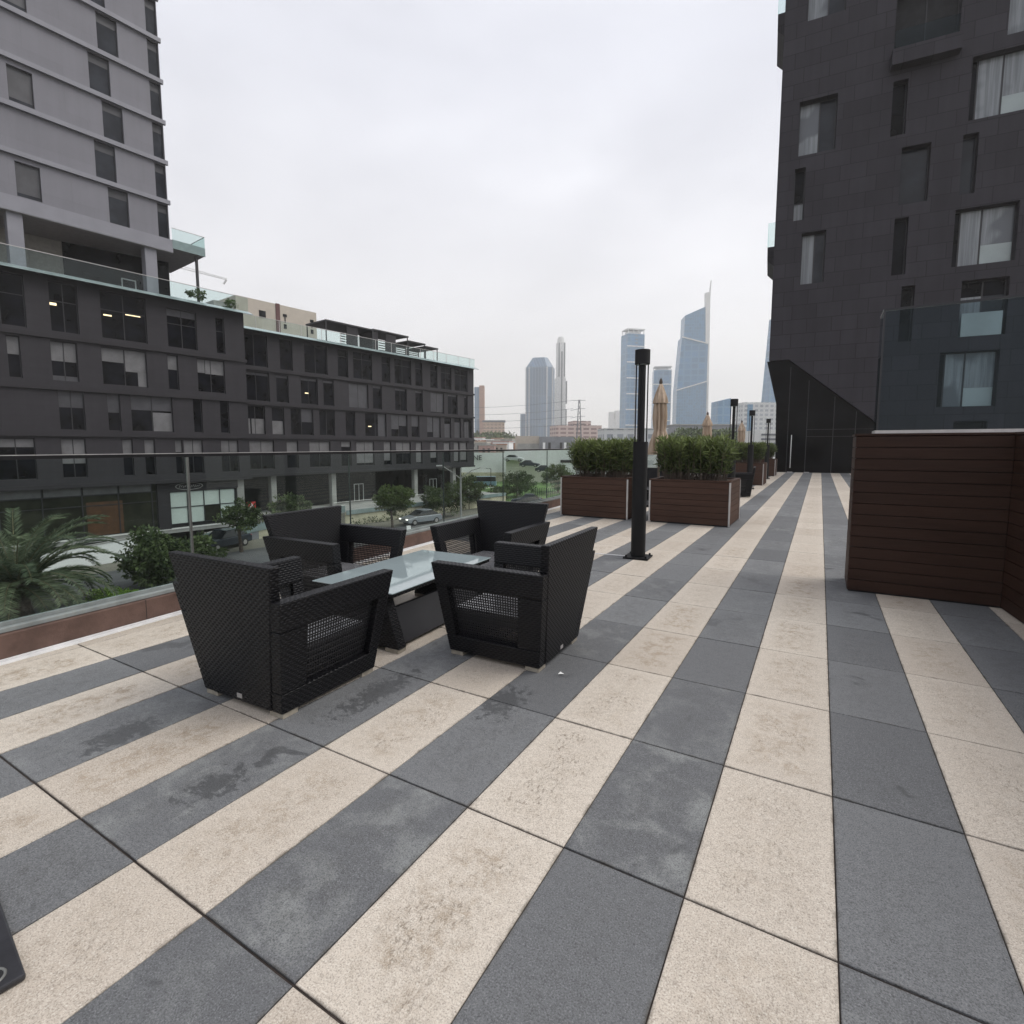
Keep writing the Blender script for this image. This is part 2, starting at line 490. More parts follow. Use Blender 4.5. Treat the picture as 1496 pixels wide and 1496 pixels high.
def leaf(name, dark, light):
    n = NT(name)
    a = n.n('Attribute', attribute_name='leaf')
    c = n.mix(a.outputs['Fac'], dark, light)
    n.set(color=c, rough=0.5, spec=0.3)
    tl = n.n('BsdfTranslucent', {'Color': c})
    mx = n.n('MixShader', {0: 0.22})
    n.t.links.new(n.bsdf.outputs[0], mx.inputs[1]); n.t.links.new(tl.outputs[0], mx.inputs[2])
    n.t.links.new(mx.outputs[0], n.out.inputs[0])
    return n.mat
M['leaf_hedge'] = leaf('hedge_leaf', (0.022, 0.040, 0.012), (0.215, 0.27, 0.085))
M['leaf_tree'] = leaf('tree_leaf', (0.026, 0.046, 0.018), (0.12, 0.165, 0.06))
M['leaf_light'] = leaf('light_tree_leaf', (0.05, 0.085, 0.022), (0.14, 0.19, 0.06))
M['leaf_palm'] = leaf('palm_leaf', (0.05, 0.078, 0.045), (0.215, 0.26, 0.15))
M['leaf_lime'] = leaf('lime_leaf', (0.08, 0.16, 0.015), (0.22, 0.36, 0.05))

def canvas():
    n = NT('tan_canvas')
    P = n.tc.outputs['Object']
    mp = n.n('Mapping', {0: P, 'Scale': (9, 9, 0.8)})
    f = n.step(n.noise(mp.outputs[0], 2, 4, 0.6), 0.35, 0.65)
    n.set(color=n.mix(f, (0.33, 0.25, 0.18), (0.52, 0.41, 0.315)), rough=0.85, spec=0.2)  # shade in the folds painted as darker vertical streaks
    return n.mat
M['canvas'] = canvas()

# ------------------------------------------------------------------ foliage
def leaf_mesh(name, P, D, L, W, mat, parent=None, val=None, fold=0.25):
    """many pointed leaves: P base points, D directions, L lengths, W widths"""
    n = len(P)
    D = D / np.linalg.norm(D, axis=1, keepdims=True)
    rnd = rng.normal(size=(n, 3))
    S = np.cross(D, rnd); S /= np.linalg.norm(S, axis=1, keepdims=True) + 1e-9
    U = np.cross(S, D)
    L = L[:, None]; W = W[:, None]
    m = P + D * L * 0.45
    V = np.stack([P, m + S * W * 0.5 + U * W * fold, P + D * L - U * L * 0.08, m - S * W * 0.5 + U * W * fold], 1).reshape(-1, 3)
    me = bpy.data.meshes.new(name)
    me.vertices.add(4 * n); me.vertices.foreach_set('co', V.astype(np.float32).ravel())
    me.loops.add(4 * n); me.loops.foreach_set('vertex_index', np.arange(4 * n, dtype=np.int32))
    me.polygons.add(n); me.polygons.foreach_set('loop_start', np.arange(0, 4 * n, 4, dtype=np.int32))
    me.polygons.foreach_set('loop_total', np.full(n, 4, dtype=np.int32))
    me.materials.append(mat)
    a = me.attributes.new('leaf', 'FLOAT', 'FACE')
    v = rng.random(n) if val is None else np.clip(val + rng.normal(0, 0.16, n), 0, 1)
    a.data.foreach_set('value', v.astype(np.float32))
    me.update(calc_edges=True); me.validate()
    o = bpy.data.objects.new(name, me)
    COL.objects.link(o)
    if parent is not None: o.parent = parent
    return o

def crown(parent, c, rad, n_clump, n_leaf, size, mat, flat=0.6):
    """leaf clumps spread unevenly through an ellipsoid"""
    c = np.array(c); rad = np.array(rad)
    d = rng.normal(size=(n_clump, 3)); d /= np.linalg.norm(d, axis=1, keepdims=True)
    rr = rng.uniform(0.25, 1.25, n_clump) ** 0.6
    cc = c + d * rr[:, None] * rad * 0.85
    cr = rad.mean() * rng.uniform(0.12, 0.32, n_clump)
    tone = rng.uniform(0.1, 0.9, n_clump)
    k = rng.integers(0, n_clump, n_leaf)
    o = rng.normal(size=(n_leaf, 3)); o /= np.linalg.norm(o, axis=1, keepdims=True)
    o *= (rng.random(n_leaf) ** 0.45)[:, None]
    P = cc[k] + o * cr[k][:, None] * np.array([1, 1, flat])
    D = o + rng.normal(0, 0.5, (n_leaf, 3)) + np.array([0, 0, -0.15])
    L = size * rng.uniform(0.6, 1.3, n_leaf)
    return leaf_mesh('crown', P, D, L, L * 0.5, mat, parent, tone[k]), cc

def tree(name, label, x, y, z0, trunk, crown_r, crown_z, mat, n_leaf=2600, size=0.28, group=None, n_clump=46, tr=0.12, cat='tree'):
    t = thing(name, label, cat, (x, y, z0), random.random() * 6, group)
    cr, cc = crown(t, (0, 0, crown_z), crown_r, n_clump, n_leaf, size, mat)
    b = MB()
    top = Vector((0.1, -0.05, trunk))
    b.tube((0, 0, -0.1), top * 0.5, tr * 1.25, tr, 8, False)
    b.tube(top * 0.5, top, tr, tr * 0.8, 8, False)
    for q in cc[:: max(1, len(cc) // 11)]:
        b.tube(top, Vector(q) * 0.93 + Vector((0, 0, 0.0)), tr * 0.55, tr * 0.12, 6, False)
    b.build('trunk', M['bark'], t, smooth=True)
    return t

# ------------------------------------------------------------------ terrace paving
ZG = -6.6
KX, KS = -4.80, -0.066                  # inner kerb face: x = KX + KS*y
def clip_left(poly, off):
    """keep the part of a polygon to the right of the kerb line moved by off"""
    out = []
    f = lambda p: p[0] - (KX + KS * p[1]) - off
    for i, a in enumerate(poly):
        b = poly[(i + 1) % len(poly)]
        fa, fb = f(a), f(b)
        if fa >= 0: out.append(a)
        if (fa >= 0) != (fb >= 0):
            t = fa / (fa - fb)
            out.append((a[0] + (b[0] - a[0]) * t, a[1] + (b[1] - a[1]) * t))
    return out

pav = MB()
for i in range(-20, 22):
    for j in range(-6, 43):
        x0, y0 = TX0 + i * TW, TY0 + j * TL
        w_ = TW
        if j < 7:                       # the edge strip by the kerb is one wide pale slab
            if i < -11: continue
            if i == -11: x0, w_ = TX0 - 13 * TW, 3 * TW
        gx, gy = 0.0022, (0.0032 if j > 2 else 0.0045)
        q = [(x0 + gx, y0 + gy), (x0 + w_ - gx, y0 + gy), (x0 + w_ - gx, y0 + TL - gy), (x0 + gx, y0 + TL - gy)]
        c = clip_left(q, 0.09)
        if len(c) < 3: continue
        pav.k = 0 if i % 2 else 1
        dz = random.uniform(-0.0012, 0.0012)
        tx, ty = random.uniform(-0.002, 0.002), random.uniform(-0.0016, 0.0016)
        zf = lambda p: dz + tx * (p[0] - x0 - TW / 2) + ty * (p[1] - y0 - TL / 2)
        e = 0.0022
        if len(c) == 4 and c == q:
            ins = [(q[0][0] + e, q[0][1] + e), (q[1][0] - e, q[1][1] + e), (q[2][0] - e, q[2][1] - e), (q[3][0] + e, q[3][1] - e)]
            vs = [(*p, zf(p)) for p in ins] + [(*p, zf(p) - 0.0022) for p in q] + [(*p, -0.02) for p in q]
            fs = [(0, 1, 2, 3)] + [(a + 4, (a + 1) % 4 + 4, (a + 1) % 4, a) for a in range(4)] + [(a + 8, (a + 1) % 4 + 8, (a + 1) % 4 + 4, a + 4) for a in range(4)]
            pav.add(vs, fs)
        else:
            n_ = len(c)
            vs = [(*p, zf(p)) for p in c] + [(*p, -0.02) for p in c]
            pav.add(vs, [tuple(range(n_))] + [(a + n_, (a + 1) % n_ + n_, (a + 1) % n_, a) for a in range(n_)])
tag(pav.build('terrace_paving', [M['beige_stone'], M['grey_stone']]), kind='structure')
b = MB()
kx = lambda y, o=0.0: KX + KS * y + o
b.poly([(kx(-4.5), -4.5, -0.007), (9.2, -4.5, -0.007), (9.2, 37.2, -0.007), (kx(37.2), 37.2, -0.007)])
b.prism([(kx(-4.5, -.16), -4.5, ZG), (9.2, -4.5, ZG), (9.2, 37.2, ZG), (kx(37.2, -.16), 37.2, ZG)], (0, 0, -ZG - 0.05))
tag(b.build('terrace_base', M['joint']), kind='structure')
# steel drain channel along the kerb, and the cross strip by the first lamp
b = MB()
for o0, o1, z in ((0.046, 0.086, 0.010), (0.004, 0.034, 0.014)):
    b.prism([(kx(-4.4, o0), -4.4, -0.006), (kx(-4.4, o1), -4.4, -0.006), (kx(34, o1), 34, -0.006), (kx(34, o0), 34, -0.006)], (0, 0, z + 0.006))
tag(b.build('drain_channel', M['steel_strip']), kind='structure')
b = MB()
b.prism([(-3.9, 6.70, 0.001), (-2.20, 6.945, 0.001), (-2.20, 6.965, 0.001), (-3.9, 6.72, 0.001)], (0, 0, 0.005))
tag(b.build('expansion_strip', M['steel_strip']), kind='structure')

# ------------------------------------------------------------------ ground below the terrace
def sheet(name, pts, z, mat):
    b = MB(); b.poly([(p[0], p[1], z) for p in pts])
    return tag(b.build(name, mat), kind='structure')
sheet('ground', [(-4000, -1500), (4000, -1500), (4000, 4000), (-4000, 4000)], ZG - 0.008, M['earth'])

# facade frame of the buildings across the street: local x runs along the facade, local y inward
FO, FROT = (-45.518, 12.839), R(83.2137)
fu = (math.cos(FROT), math.sin(FROT)); fn = (-fu[1], fu[0])
def F(u, n):
    return (FO[0] + fu[0] * u + fn[0] * n, FO[1] + fu[1] * u + fn[1] * n)
sheet('street', [F(-60, -5.5), F(-60, -19), F(160, -19), F(160, -5.5)], ZG - 0.004, M['asphalt'])
b = MB()
b.prism([(*F(-60, -19.0), ZG - .01), (*F(-60, -22), ZG - .01), (*F(160, -22), ZG - .01), (*F(160, -19.0), ZG - .01)], (0, 0, 0.13))
tag(b.build('pavement', M['pavement']), kind='structure')
sheet('lawn', [at(655, 75), at(900, 75), at(960, 128), at(640, 128)], ZG + 0.01, M['lawn'])
sheet('planting_bed', [F(-30, -22), F(-30, -33), F(30, -33), F(30, -22)], ZG + 0.02, M['soil'])

# ------------------------------------------------------------------ glass balustrade
ang = math.atan2(1, KS) - math.pi / 2
bal = thing('glass_balustrade', 'long frameless glass balustrade on brown stone kerb along the terrace edge', 'balustrade', (KX, 0, 0), ang)
cs = math.cos(ang)
S = lambda y: y / cs                    # distance along the kerb for a given y
MB().box(-0.17, 0, S(-4.5), S(34.2), -0.05, 0.185).build('kerb', M['kerb'], bal, bevel=0.008)
MB().box(-0.175, -0.03, S(-4.5), S(34.2), 0.187, 0.222).build('coping', M['coping'], bal, bevel=0.005)
MB().box(-0.117, -0.09, S(-4.5), S(34.2), 1.405, 1.432).build('handrail', M['black_metal'], bal)
MB().box(-0.113, -0.094, S(-4.5), S(34.2), 1.4325, 1.438).build('handrail_cap', M['alu'], bal)
MB().box(-0.122, -0.085, S(-4.5), S(34.2), 0.2235, 0.25).build('base_channel', M['coping'], bal)
js = [-3.55, -1.45, 0.64, 2.73, 4.81, 6.96, 9.1, 11.39] + [11.39 + 2.2 * k for k in range(1, 11)]
for a, c in zip(js[:-1], js[1:]):
    MB().box(-0.109, -0.097, S(a) + 0.012, S(c) - 0.012, 0.25, 1.402).build('glass_panel', M['glass'], bal)
for a in js:
    near = a == 2.73
    q = MB()
    if near: q.box(-0.112, -0.094, S(a) - 0.010, S(a) - 0.006, 0.25, 1.40); q.box(-0.112, -0.094, S(a) + 0.006, S(a) + 0.010, 0.25, 1.40); q.box(-0.106, -0.1, S(a) - 0.0059, S(a) + 0.0059, 0.25, 1.40)
    else: q.box(-0.112, -0.094, S(a) - 0.004, S(a) + 0.004, 0.25, 1.40)
    q.build('panel_joint', M['joint_alu'] if near else M['glass_edge'], bal)

# ------------------------------------------------------------------ wicker armchairs
def make_chair(label, group):
    t = thing('wicker_armchair', label, 'armchair', (0, 0, 0), 0, group)
    ZA, ZB = 0.695, 0.885
    def X(z, side, inset=0.0):          # outer face, flaring upward
        return side * (0.350 + 0.128 * (z - 0.03) / (ZA - 0.03) - inset)
    yb = lambda z: -0.36 - 0.085 * (z - 0.03) / (ZA - 0.03)
    yf = lambda z: 0.36 + 0.065 * (z - 0.03) / (ZA - 0.03)
    TH = 0.085
    for s in (-1, 1):
        b = MB()
        def piece(z0, z1, ya0, ya1, yb0, yb1):
            # ya0..yb0 at z0 and ya1..yb1 at z1
            p = []
            for z, y0, y1 in ((z0, ya0, yb0), (z1, ya1, yb1)):
                xo, xi = X(z, s), X(z, s, TH)
                lo, hi = min(xo, xi), max(xo, xi)
                p += [(lo, y0, z), (hi, y0, z), (hi, y1, z), (lo, y1, z)]
            b.hexa(p)
        ob0, of0, ob1, of1 = -0.205, 0.285, -0.245, 0.315
        zo0, zo1 = 0.155, 0.525
        piece(0.03, zo0, yb(0.03), yb(zo0), yf(0.03), yf(zo0))
        piece(zo1, ZA, yb(zo1), yb(ZA), yf(zo1), yf(ZA))
        piece(zo0, zo1, yb(zo0), yb(zo1), ob0, ob1)
        piece(zo0, zo1, of0, of1, yf(zo0), yf(zo1))
        b.build('armrest', M['wicker'], t, bevel=0.008, uv=True)
        g = MB()                        # open weave set in the armrest opening
        def at_y(y, z, w, h):
            x = X(z, s, TH * 0.62)
            return (x, y, z)
        nz, ny = 20, 28
        for k in range(ny + 1):
            f = k / ny
            g.bar(at_y(ob0 + (of0 - ob0) * f, zo0, 0, 0), at_y(ob1 + (of1 - ob1) * f, zo1, 0, 0), 0.0085, 0.003, (1, 0, 0))
        for k in range(nz + 1):
            f = k / nz
            z = zo0 + (zo1 - zo0) * f
            o = (0.0032 if k % 2 else -0.0032)
            p0, p1 = at_y(ob0 + (ob1 - ob0) * f, z, 0, 0), at_y(of0 + (of1 - of0) * f, z, 0, 0)
            g.bar((p0[0] + o, p0[1], p0[2]), (p1[0] + o, p1[1], p1[2]), 0.003, 0.0085)
        g.build('weave_panel', M['strand'], t)
    # backrest leaning outward, a narrow slit on both sides
    b = MB()
    p = []
    for z, th in ((0.03, 0.075), (ZB, 0.06)):
        hw = 0.350 + 0.128 * (z - 0.03) / (ZA - 0.03) - TH - 0.006
        if z == ZB: hw += 0.028
        y0 = yb(z) - 0.004
        p += [(-hw, y0, z), (hw, y0, z), (hw, y0 + th, z), (-hw, y0 + th, z)]
    b.hexa(p)
    b.build('backrest', M['wicker'], t, bevel=0.009, uv=True)
    b = MB()
    b.hexa([(-0.262, -0.29, 0.235), (0.262, -0.29, 0.235), (0.262, 0.36, 0.235), (-0.262, 0.36, 0.235),
            (-0.285, -0.30, 0.31), (0.285, -0.30, 0.31), (0.285, 0.37, 0.31), (-0.285, 0.37, 0.31)])
    b.build('seat_frame', M['wicker'], t, bevel=0.006, uv=True)
    MB().box(-0.28, 0.28, -0.295, 0.362, 0.313, 0.336).build('seat', M['seat'], t, bevel=0.009)
    b = MB()
    b.box(-0.264, 0.264, 0.27, 0.352, 0.03, 0.232)
    b.build('front_apron', M['wicker'], t, bevel=0.006, uv=True)
    for sx in (-1, 1):
        for y0 in (-0.352, 0.252):
            MB().box(min(sx * .235, sx * .343), max(sx * .235, sx * .343), y0, y0 + 0.10, 0.0015, 0.03).build('foot', M['foot'], t)
    MB().box(-0.022, 0.022, -0.372, -0.367, 0.055, 0.082).build('tag_plate', M['alu'], t)
    return t

G_CH = 'wicker armchairs round the glass coffee table'
ch = make_chair('black wicker armchair nearest the camera with its tall back towards the viewer', G_CH)
ch.location = (-2.84, 2.10, 0); ch.rotation_euler = (0, 0, R(2))
dup(ch, loc=(-1.905, 3.335, 0), rz=R(91.5), label='black wicker armchair on the lamp post side of the table, seen from its open arm')
dup(ch, loc=(-3.86, 3.40, 0), rz=R(-88), label='black wicker armchair beside the glass balustrade, facing across the table')
dup(ch, loc=(-2.93, 4.60, 0), rz=R(181.5), label='farthest black wicker armchair of the four, facing the camera over the table')
dup(ch, loc=(-2.10, 17.2, 0), rz=R(95), label='black wicker armchair beyond the near right planter, by the walkway', group='wicker armchairs behind the planters')
dup(ch, loc=(-4.05, 14.7, 0), rz=R(170), label='black wicker armchair half hidden in the gap between the two near planters', group='wicker armchairs behind the planters')

tb = thing('coffee_table', 'low black wicker coffee table with pale reflective glass top between four armchairs', 'coffee table', (-3.015, 3.425, 0), R(2.2))
HX, HY = 0.405, 0.70
for s in (-1, 1):
    b = MB()
    y0, y1 = (-HY + 0.03, -HY + 0.12) if s < 0 else (HY - 0.12, HY - 0.03)
    b.hexa([(-0.43, y0, 0.03), (0.43, y0, 0.03), (0.43, y1, 0.03), (-0.43, y1, 0.03), (-0.30, y0, 0.41), (0.30, y0, 0.41), (0.30, y1, 0.41), (-0.30, y1, 0.41)])
    b.build('end_panel', M['wicker'], tb, bevel=0.006, uv=True)
b = MB()
b.hexa([(0.345, -HY + .125, 0.03), (0.375, -HY + .125, 0.03), (0.375, HY - .125, 0.03), (0.345, HY - .125, 0.03),
        (0.245, -HY + .125, 0.285), (0.275, -HY + .125, 0.285), (0.275, HY - .125, 0.285), (0.245, HY - .125, 0.285)])
b.build('side_panel', M['panel_black'], tb, bevel=0.004)
MB().box(-HX + .012, HX - .012, -HY + .012, HY - .012, 0.413, 0.443).build('rim', M['wicker'], tb, bevel=0.006, uv=True)
MB().box(-HX, HX, -HY, HY, 0.4445, 0.4545).build('glass_top', M['table_glass'], tb, bevel=0.004)
for sx in (-1, 1):
    for sy in (-1, 1):
        MB().box(sx * .36 - .06, sx * .36 + .06, sy * .625 - .045, sy * .625 + .045, 0.0015, 0.03).build('foot', M['foot'], tb)

# ------------------------------------------------------------------ lamp posts
def make_lamp(label, group):
    t = thing('lamp_post', label, 'lamp post', (0, 0, 0), 0, group)
    b = MB()
    b.box(-0.165, 0.165, -0.165, 0.165, 0.004, 0.024)
    b.build('base_plate', M['black_metal'], t, bevel=0.003)
    b = MB()
    for sx in (-1, 1):
        for sy in (-1, 1):
            b.tube((sx * .13, sy * .13, 0.024), (sx * .13, sy * .13, 0.05), 0.014, n=6)
    b.build('bolts', M['black_metal'], t)
    MB().tube((0, 0, 0.024), (0, 0, 1.56), 0.096, n=28).build('post', M['black_metal'], t, bevel=0.003)
    MB().tube((0, 0, 1.56), (0, 0, 2.58), 0.034, n=18).build('core', M['black_metal'], t)
    for k in range(4):
        a = R(45 + 90 * k + 30)
        MB().tube((0.084 * math.cos(a), 0.084 * math.sin(a), 1.56), (0.084 * math.cos(a), 0.084 * math.sin(a), 2.58), 0.0085, n=8).build('rod', M['black_metal'], t)
    b = MB()
    b.tube((0, 0, 2.565), (0, 0, 2.75), 0.097, n=28)
    b.build('cap', M['black_metal'], t, bevel=0.004)
    MB().tube((0, 0, 2.558), (0, 0, 2.564), 0.07, n=20).build('diffuser', M['pane_pale'], t)
    return t
G_LP = 'black lamp posts along the walkway'
lp = make_lamp('black cylindrical lamp post nearest the camera, in front of the planters', G_LP)
lp.location = (-2.062, 6.93, 0); lp.rotation_euler = (0, 0, R(4))
dup(lp, loc=(-2.035, 15.25, 0), label='second black lamp post, rising behind the near right planter hedge')
dup(lp, loc=(-2.108, 20.3, 0), label='third black lamp post, standing by the lone armchair near the walkway')
dup(lp, loc=(-2.10, 26.9, 0), label='farthest black lamp post, nearest the black tower entrance')

# ------------------------------------------------------------------ planters and their hedges
def make_planter(label, w, d, h, group):
    t = thing('planter', label, 'planter', (0, 0, 0), 0, group)
    b = MB()
    n = 7
    g = 0.006
    for k in range(n):
        z0, z1 = 0.03 + (h - 0.06) * k / n, 0.03 + (h - 0.06) * (k + 1) / n - g
        b.box(-w / 2 + .02, w / 2 - .02, -d / 2, -d / 2 + .022, z0, z1)
        b.box(-w / 2 + .02, w / 2 - .02, d / 2 - .022, d / 2, z0, z1)
        b.box(-w / 2, -w / 2 + .022, -d / 2 + .02, d / 2 - .02, z0 + .0005, z1 - .0005)
        b.box(w / 2 - .022, w / 2, -d / 2 + .02, d / 2 - .02, z0 + .0005, z1 - .0005)
    b.build('boards', M['board'], t, bevel=0.002)
    MB().box(-w / 2 + .03, w / 2 - .03, -d / 2 + .03, d / 2 - .03, 0.0, h - 0.05).build('liner', M['void'], t)
    MB().box(-w / 2 + .09, w / 2 - .09, -d / 2 + .09, d / 2 - .09, h - 0.049, h - 0.03).build('soil', M['soil'], t)
    b = MB()
    b.box(-w / 2 - .004, w / 2 + .004, -d / 2 - .004, -d / 2 + .085, h - .028, h)
    b.box(-w / 2 - .004, w / 2 + .004, d / 2 - .085, d / 2 + .004, h - .028, h)
    b.box(-w / 2 - .004, -w / 2 + .085, -d / 2 + .086, d / 2 - .086, h - .028, h)
    b.box(w / 2 - .085, w / 2 + .004, -d / 2 + .086, d / 2 - .086, h - .028, h)
    b.build('rim', M['board'], t, bevel=0.002)
    for sx in (-1, 1):
        for sy in (-1, 1):
            q = MB()
            q.box(sx * (w / 2 - .006) - .014, sx * (w / 2 - .006) + .014, sy * (d / 2 - .006) - .014, sy * (d / 2 - .006) + .014, 0.012, h - .03)
            q.build('corner_trim', M['alu'], t)
    return t

def make_hedge(label, w, d, h, n_stem, group):
    t = thing('hedge', label, 'hedge', (0, 0, 0), 0, group)
    st = MB()
    Ps, Ds, Ls, Vs = [], [], [], []
    for k in range(n_stem):
        x, y = random.uniform(-w / 2, w / 2) * 0.9, random.uniform(-d / 2, d / 2) * 0.9
        ln = h * random.uniform(0.72, 1.06)
        a = Vector((x, y, 0))
        tip = Vector((x * 1.12 + random.gauss(0, .07), y * 1.12 + random.gauss(0, .07), ln))
        mid = (a + tip) / 2 + Vector((random.gauss(0, .03), random.gauss(0, .03), 0.03))
        st.tube(a, mid, 0.005, 0.004, 5, False); st.tube(mid, tip, 0.004, 0.002, 5, False)
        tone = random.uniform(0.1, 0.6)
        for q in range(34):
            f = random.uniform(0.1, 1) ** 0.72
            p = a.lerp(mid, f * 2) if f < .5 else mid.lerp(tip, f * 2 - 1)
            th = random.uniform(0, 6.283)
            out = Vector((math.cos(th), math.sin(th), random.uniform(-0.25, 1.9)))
            Ps.append(p); Ds.append(out); Ls.append(random.uniform(.085, .18)); Vs.append(tone * 0.55 + 0.5 * f * f * f)  # fresh tips and light from above both painted as paler upper leaves
    st.build('stems', M['bark'], t)
    L = np.array(Ls)
    leaf_mesh('foliage', np.array(Ps), np.array(Ds), L, L * 0.13 + 0.004, M['leaf_hedge'], t, np.array(Vs), 0.15)
    return t
G_PL, G_HG = 'brown timber planters on the terrace', 'leafy hedges growing in the planters'
PW, PD, PH = 1.50, 1.20, 0.86
pl = make_planter('brown slatted planter box beside the glass balustrade, left of the near lamp post', PW, PD, PH, G_PL)
pl.location = (-4.06, 10.98, 0); pl.rotation_euler = (0, 0, R(-1.5))
p2 = [(-2.13, 10.98, R(-1), 'brown slatted planter box just right of the near lamp post, lit corner trim showing'),
      (-2.58, 22.9, R(-1), 'brown slatted planter box farther along the walkway, behind the third lamp post'),
      (-2.66, 30.1, R(0), 'most distant brown slatted planter box, close to the black tower')]
for x, y, a, l in p2:
    dup(pl, loc=(x, y, 0), rz=a, label=l)
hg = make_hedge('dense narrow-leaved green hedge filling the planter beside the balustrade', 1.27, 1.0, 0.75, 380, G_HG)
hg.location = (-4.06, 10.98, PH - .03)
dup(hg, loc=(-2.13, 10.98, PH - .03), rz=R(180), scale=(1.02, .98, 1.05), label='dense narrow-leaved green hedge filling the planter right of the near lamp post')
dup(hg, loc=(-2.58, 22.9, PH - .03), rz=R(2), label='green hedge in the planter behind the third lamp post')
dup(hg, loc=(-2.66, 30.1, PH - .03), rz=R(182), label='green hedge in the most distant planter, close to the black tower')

# a scrap of white paper on the paving
sc_ = MB().add([(-1.425, 3.05, .003), (-1.395, 3.045, .012), (-1.39, 3.07, .004), (-1.42, 3.078, .010)], [(0, 1, 2, 3)]).build('paper_scrap', M['white_paint'])
sc_.modifiers.new('thick', 'SOLIDIFY').thickness = .0015
tag(sc_, 'tiny scrap of white paper on the grey slab beside the nearest lamp side armchair', 'paper scrap')

# ------------------------------------------------------------------ closed parasols
def make_parasol(label, group):
    t = thing('closed_parasol', label, 'parasol', (0, 0, 0), 0, group)
    MB().box(-.4, .4, -.4, .4, 0.003, 0.06).build('base', M['black_metal'], t, bevel=.01)
    MB().tube((0, 0, .06), (0, 0, 3.06), 0.03, n=14).build('pole', M['bark'], t)
    seg = 72
    prof = [(.23, 1.28), (.225, 1.36), (.20, 1.55), (.155, 1.74), (.115, 1.88), (.13, 2.0), (.14, 2.2), (.13, 2.45), (.115, 2.62), (.10, 2.74), (.05, 2.86), (.02, 2.9)]
    rip = lambda a, j: 1 + 0.38 * math.cos(8 * a + 0.5 * math.sin(j * .9)) + 0.10 * math.sin(19 * a + j * 0.4)
    MB().lathe(prof, seg, rip).build('canopy', M['canvas'], t, smooth=True)
    vent = [(.185, 2.53), (.178, 2.60), (.145, 2.72), (.10, 2.86), (.05, 2.98), (.03, 3.0)]
    MB().lathe(vent, seg, lambda a, j: 1 + (0.15 * math.cos(8 * a + .6)) * (1 if j < 3 else .4)).build('vent_flap', M['canvas'], t, smooth=True)
    MB().lathe([(.12, 1.86), (.125, 1.88), (.12, 1.90)], 40, lambda a, j: 1 + .2 * math.cos(8 * a)).build('strap', M['canvas'], t)
    MB().lathe([(.03, 2.98), (.045, 3.02), (.045, 3.07), (.02, 3.12), (.002, 3.14)], 16).build('finial', M['bark'], t, smooth=True)
    return t
G_PA = 'closed tan parasols behind the planters'
pa = make_parasol('tallest closed tan parasol, right behind the near lamp post', G_PA)
pa.location = (-3.47, 13.25, 0); pa.scale = (.92, .92, 1.01)
dup(pa, loc=(-3.90, 22.03, 0), rz=1.1, label='closed tan parasol above the near right hedge, second in the row', scale=(.95, .95, .91))
dup(pa, loc=(-3.5, 29.2, 0), rz=2.3, label='smallest closed tan parasol, between the second and third lamp posts', scale=(.95, .95, .90))

# ------------------------------------------------------------------ parasol base plate at the lower left
t = thing('steel_base_plate', 'black steel base plate with recessed bolt in the lower left corner of the terrace', 'base plate', (-2.15, 0.365, 0), R(-8))
MB().box(-.27, .27, -.21, .15, 0.0025, 0.022).build('plate', M['plate_metal'], t, bevel=0.006)
MB().lathe([(.026, .0222), (.028, .026), (.032, .026), (.034, .0222)], 28, c=(.215, .085)).build('bolt_ring', M['joint_alu'], t, smooth=True)
MB().tube((.215, .085, .0222), (.215, .085, .0235), .026, n=24).build('bolt_hole', M['void'], t)
MB().tube((.215, .085, .0235), (.215, .085, .031), .013, n=6).build('bolt', M['steel'], t)

# ------------------------------------------------------------------ timber wall and glass screen at the right
t = thing('timber_wall', 'brown horizontal board wall, darkened for shade, with an inner corner at the right', 'wall', (0, 0, 0))
WH = 1.625
b = MB()
nb = 14
for k in range(nb):
    z0, z1 = 0.02 + (WH - .04) * k / nb, 0.02 + (WH - .04) * (k + 1) / nb - .007
    b.box(.312, 1.515, 6.405, 6.43, z0, z1)
    b.hexa([(1.515, 6.40, z0), (1.54, 6.40, z0), (1.85, 2.0, z0), (1.825, 2.0, z0), (1.515, 6.40, z1), (1.54, 6.40, z1), (1.85, 2.0, z1), (1.825, 2.0, z1)])
    b.box(.31, .335, 6.432, 7.0, z0, z1)
b.build('boards', M['board_shaded'], t, bevel=0.002)
b = MB()
b.prism([(.322, 6.432, 0.0), (1.53, 6.432, 0.0), (1.85, 1.99, 0.0), (4.2, 1.99, 0.0), (4.2, 7.0, 0.0), (.322, 7.0, 0.0)], (0, 0, WH - 0.03))
b.build('core', M['void'], t)
b = MB()
b.prism([(.300, 6.395, WH - .02), (1.505, 6.395, WH - .02), (1.815, 1.98, WH - .02), (4.2, 1.98, WH - .02), (4.2, 7.01, WH - .02), (.300, 7.01, WH - .02)], (0, 0, 0.022))
b.build('cap', M['board_shaded'], t, bevel=0.002)
t = thing('glass_screen', 'tall clear glass wind screen standing on top of the timber wall', 'glass screen', (0, 0, 0))
for x0, x1 in ((.497, 1.60), (1.61, 2.9)):
    MB().box(x0, x1, 6.50, 6.512, WH + .03, 2.83).build('glass_panel', M['glass_screen'], t)
MB().box(.483, .495, 6.50, 6.86, WH + .03, 2.83).build('glass_panel', M['glass_screen'], t)
b = MB()
b.box(.47, 2.92, 6.49, 6.522, WH + .003, WH + .035); b.box(.47, .505, 6.523, 6.87, WH + .003, WH + .035)
b.build('base_rail', M['alu'], t)
b = MB()
b.box(.478, 2.92, 6.492, 6.52, 2.831, 2.853); b.box(.478, .50, 6.521, 6.87, 2.831, 2.853)
b.build('top_rail', M['frame_dark'], t)
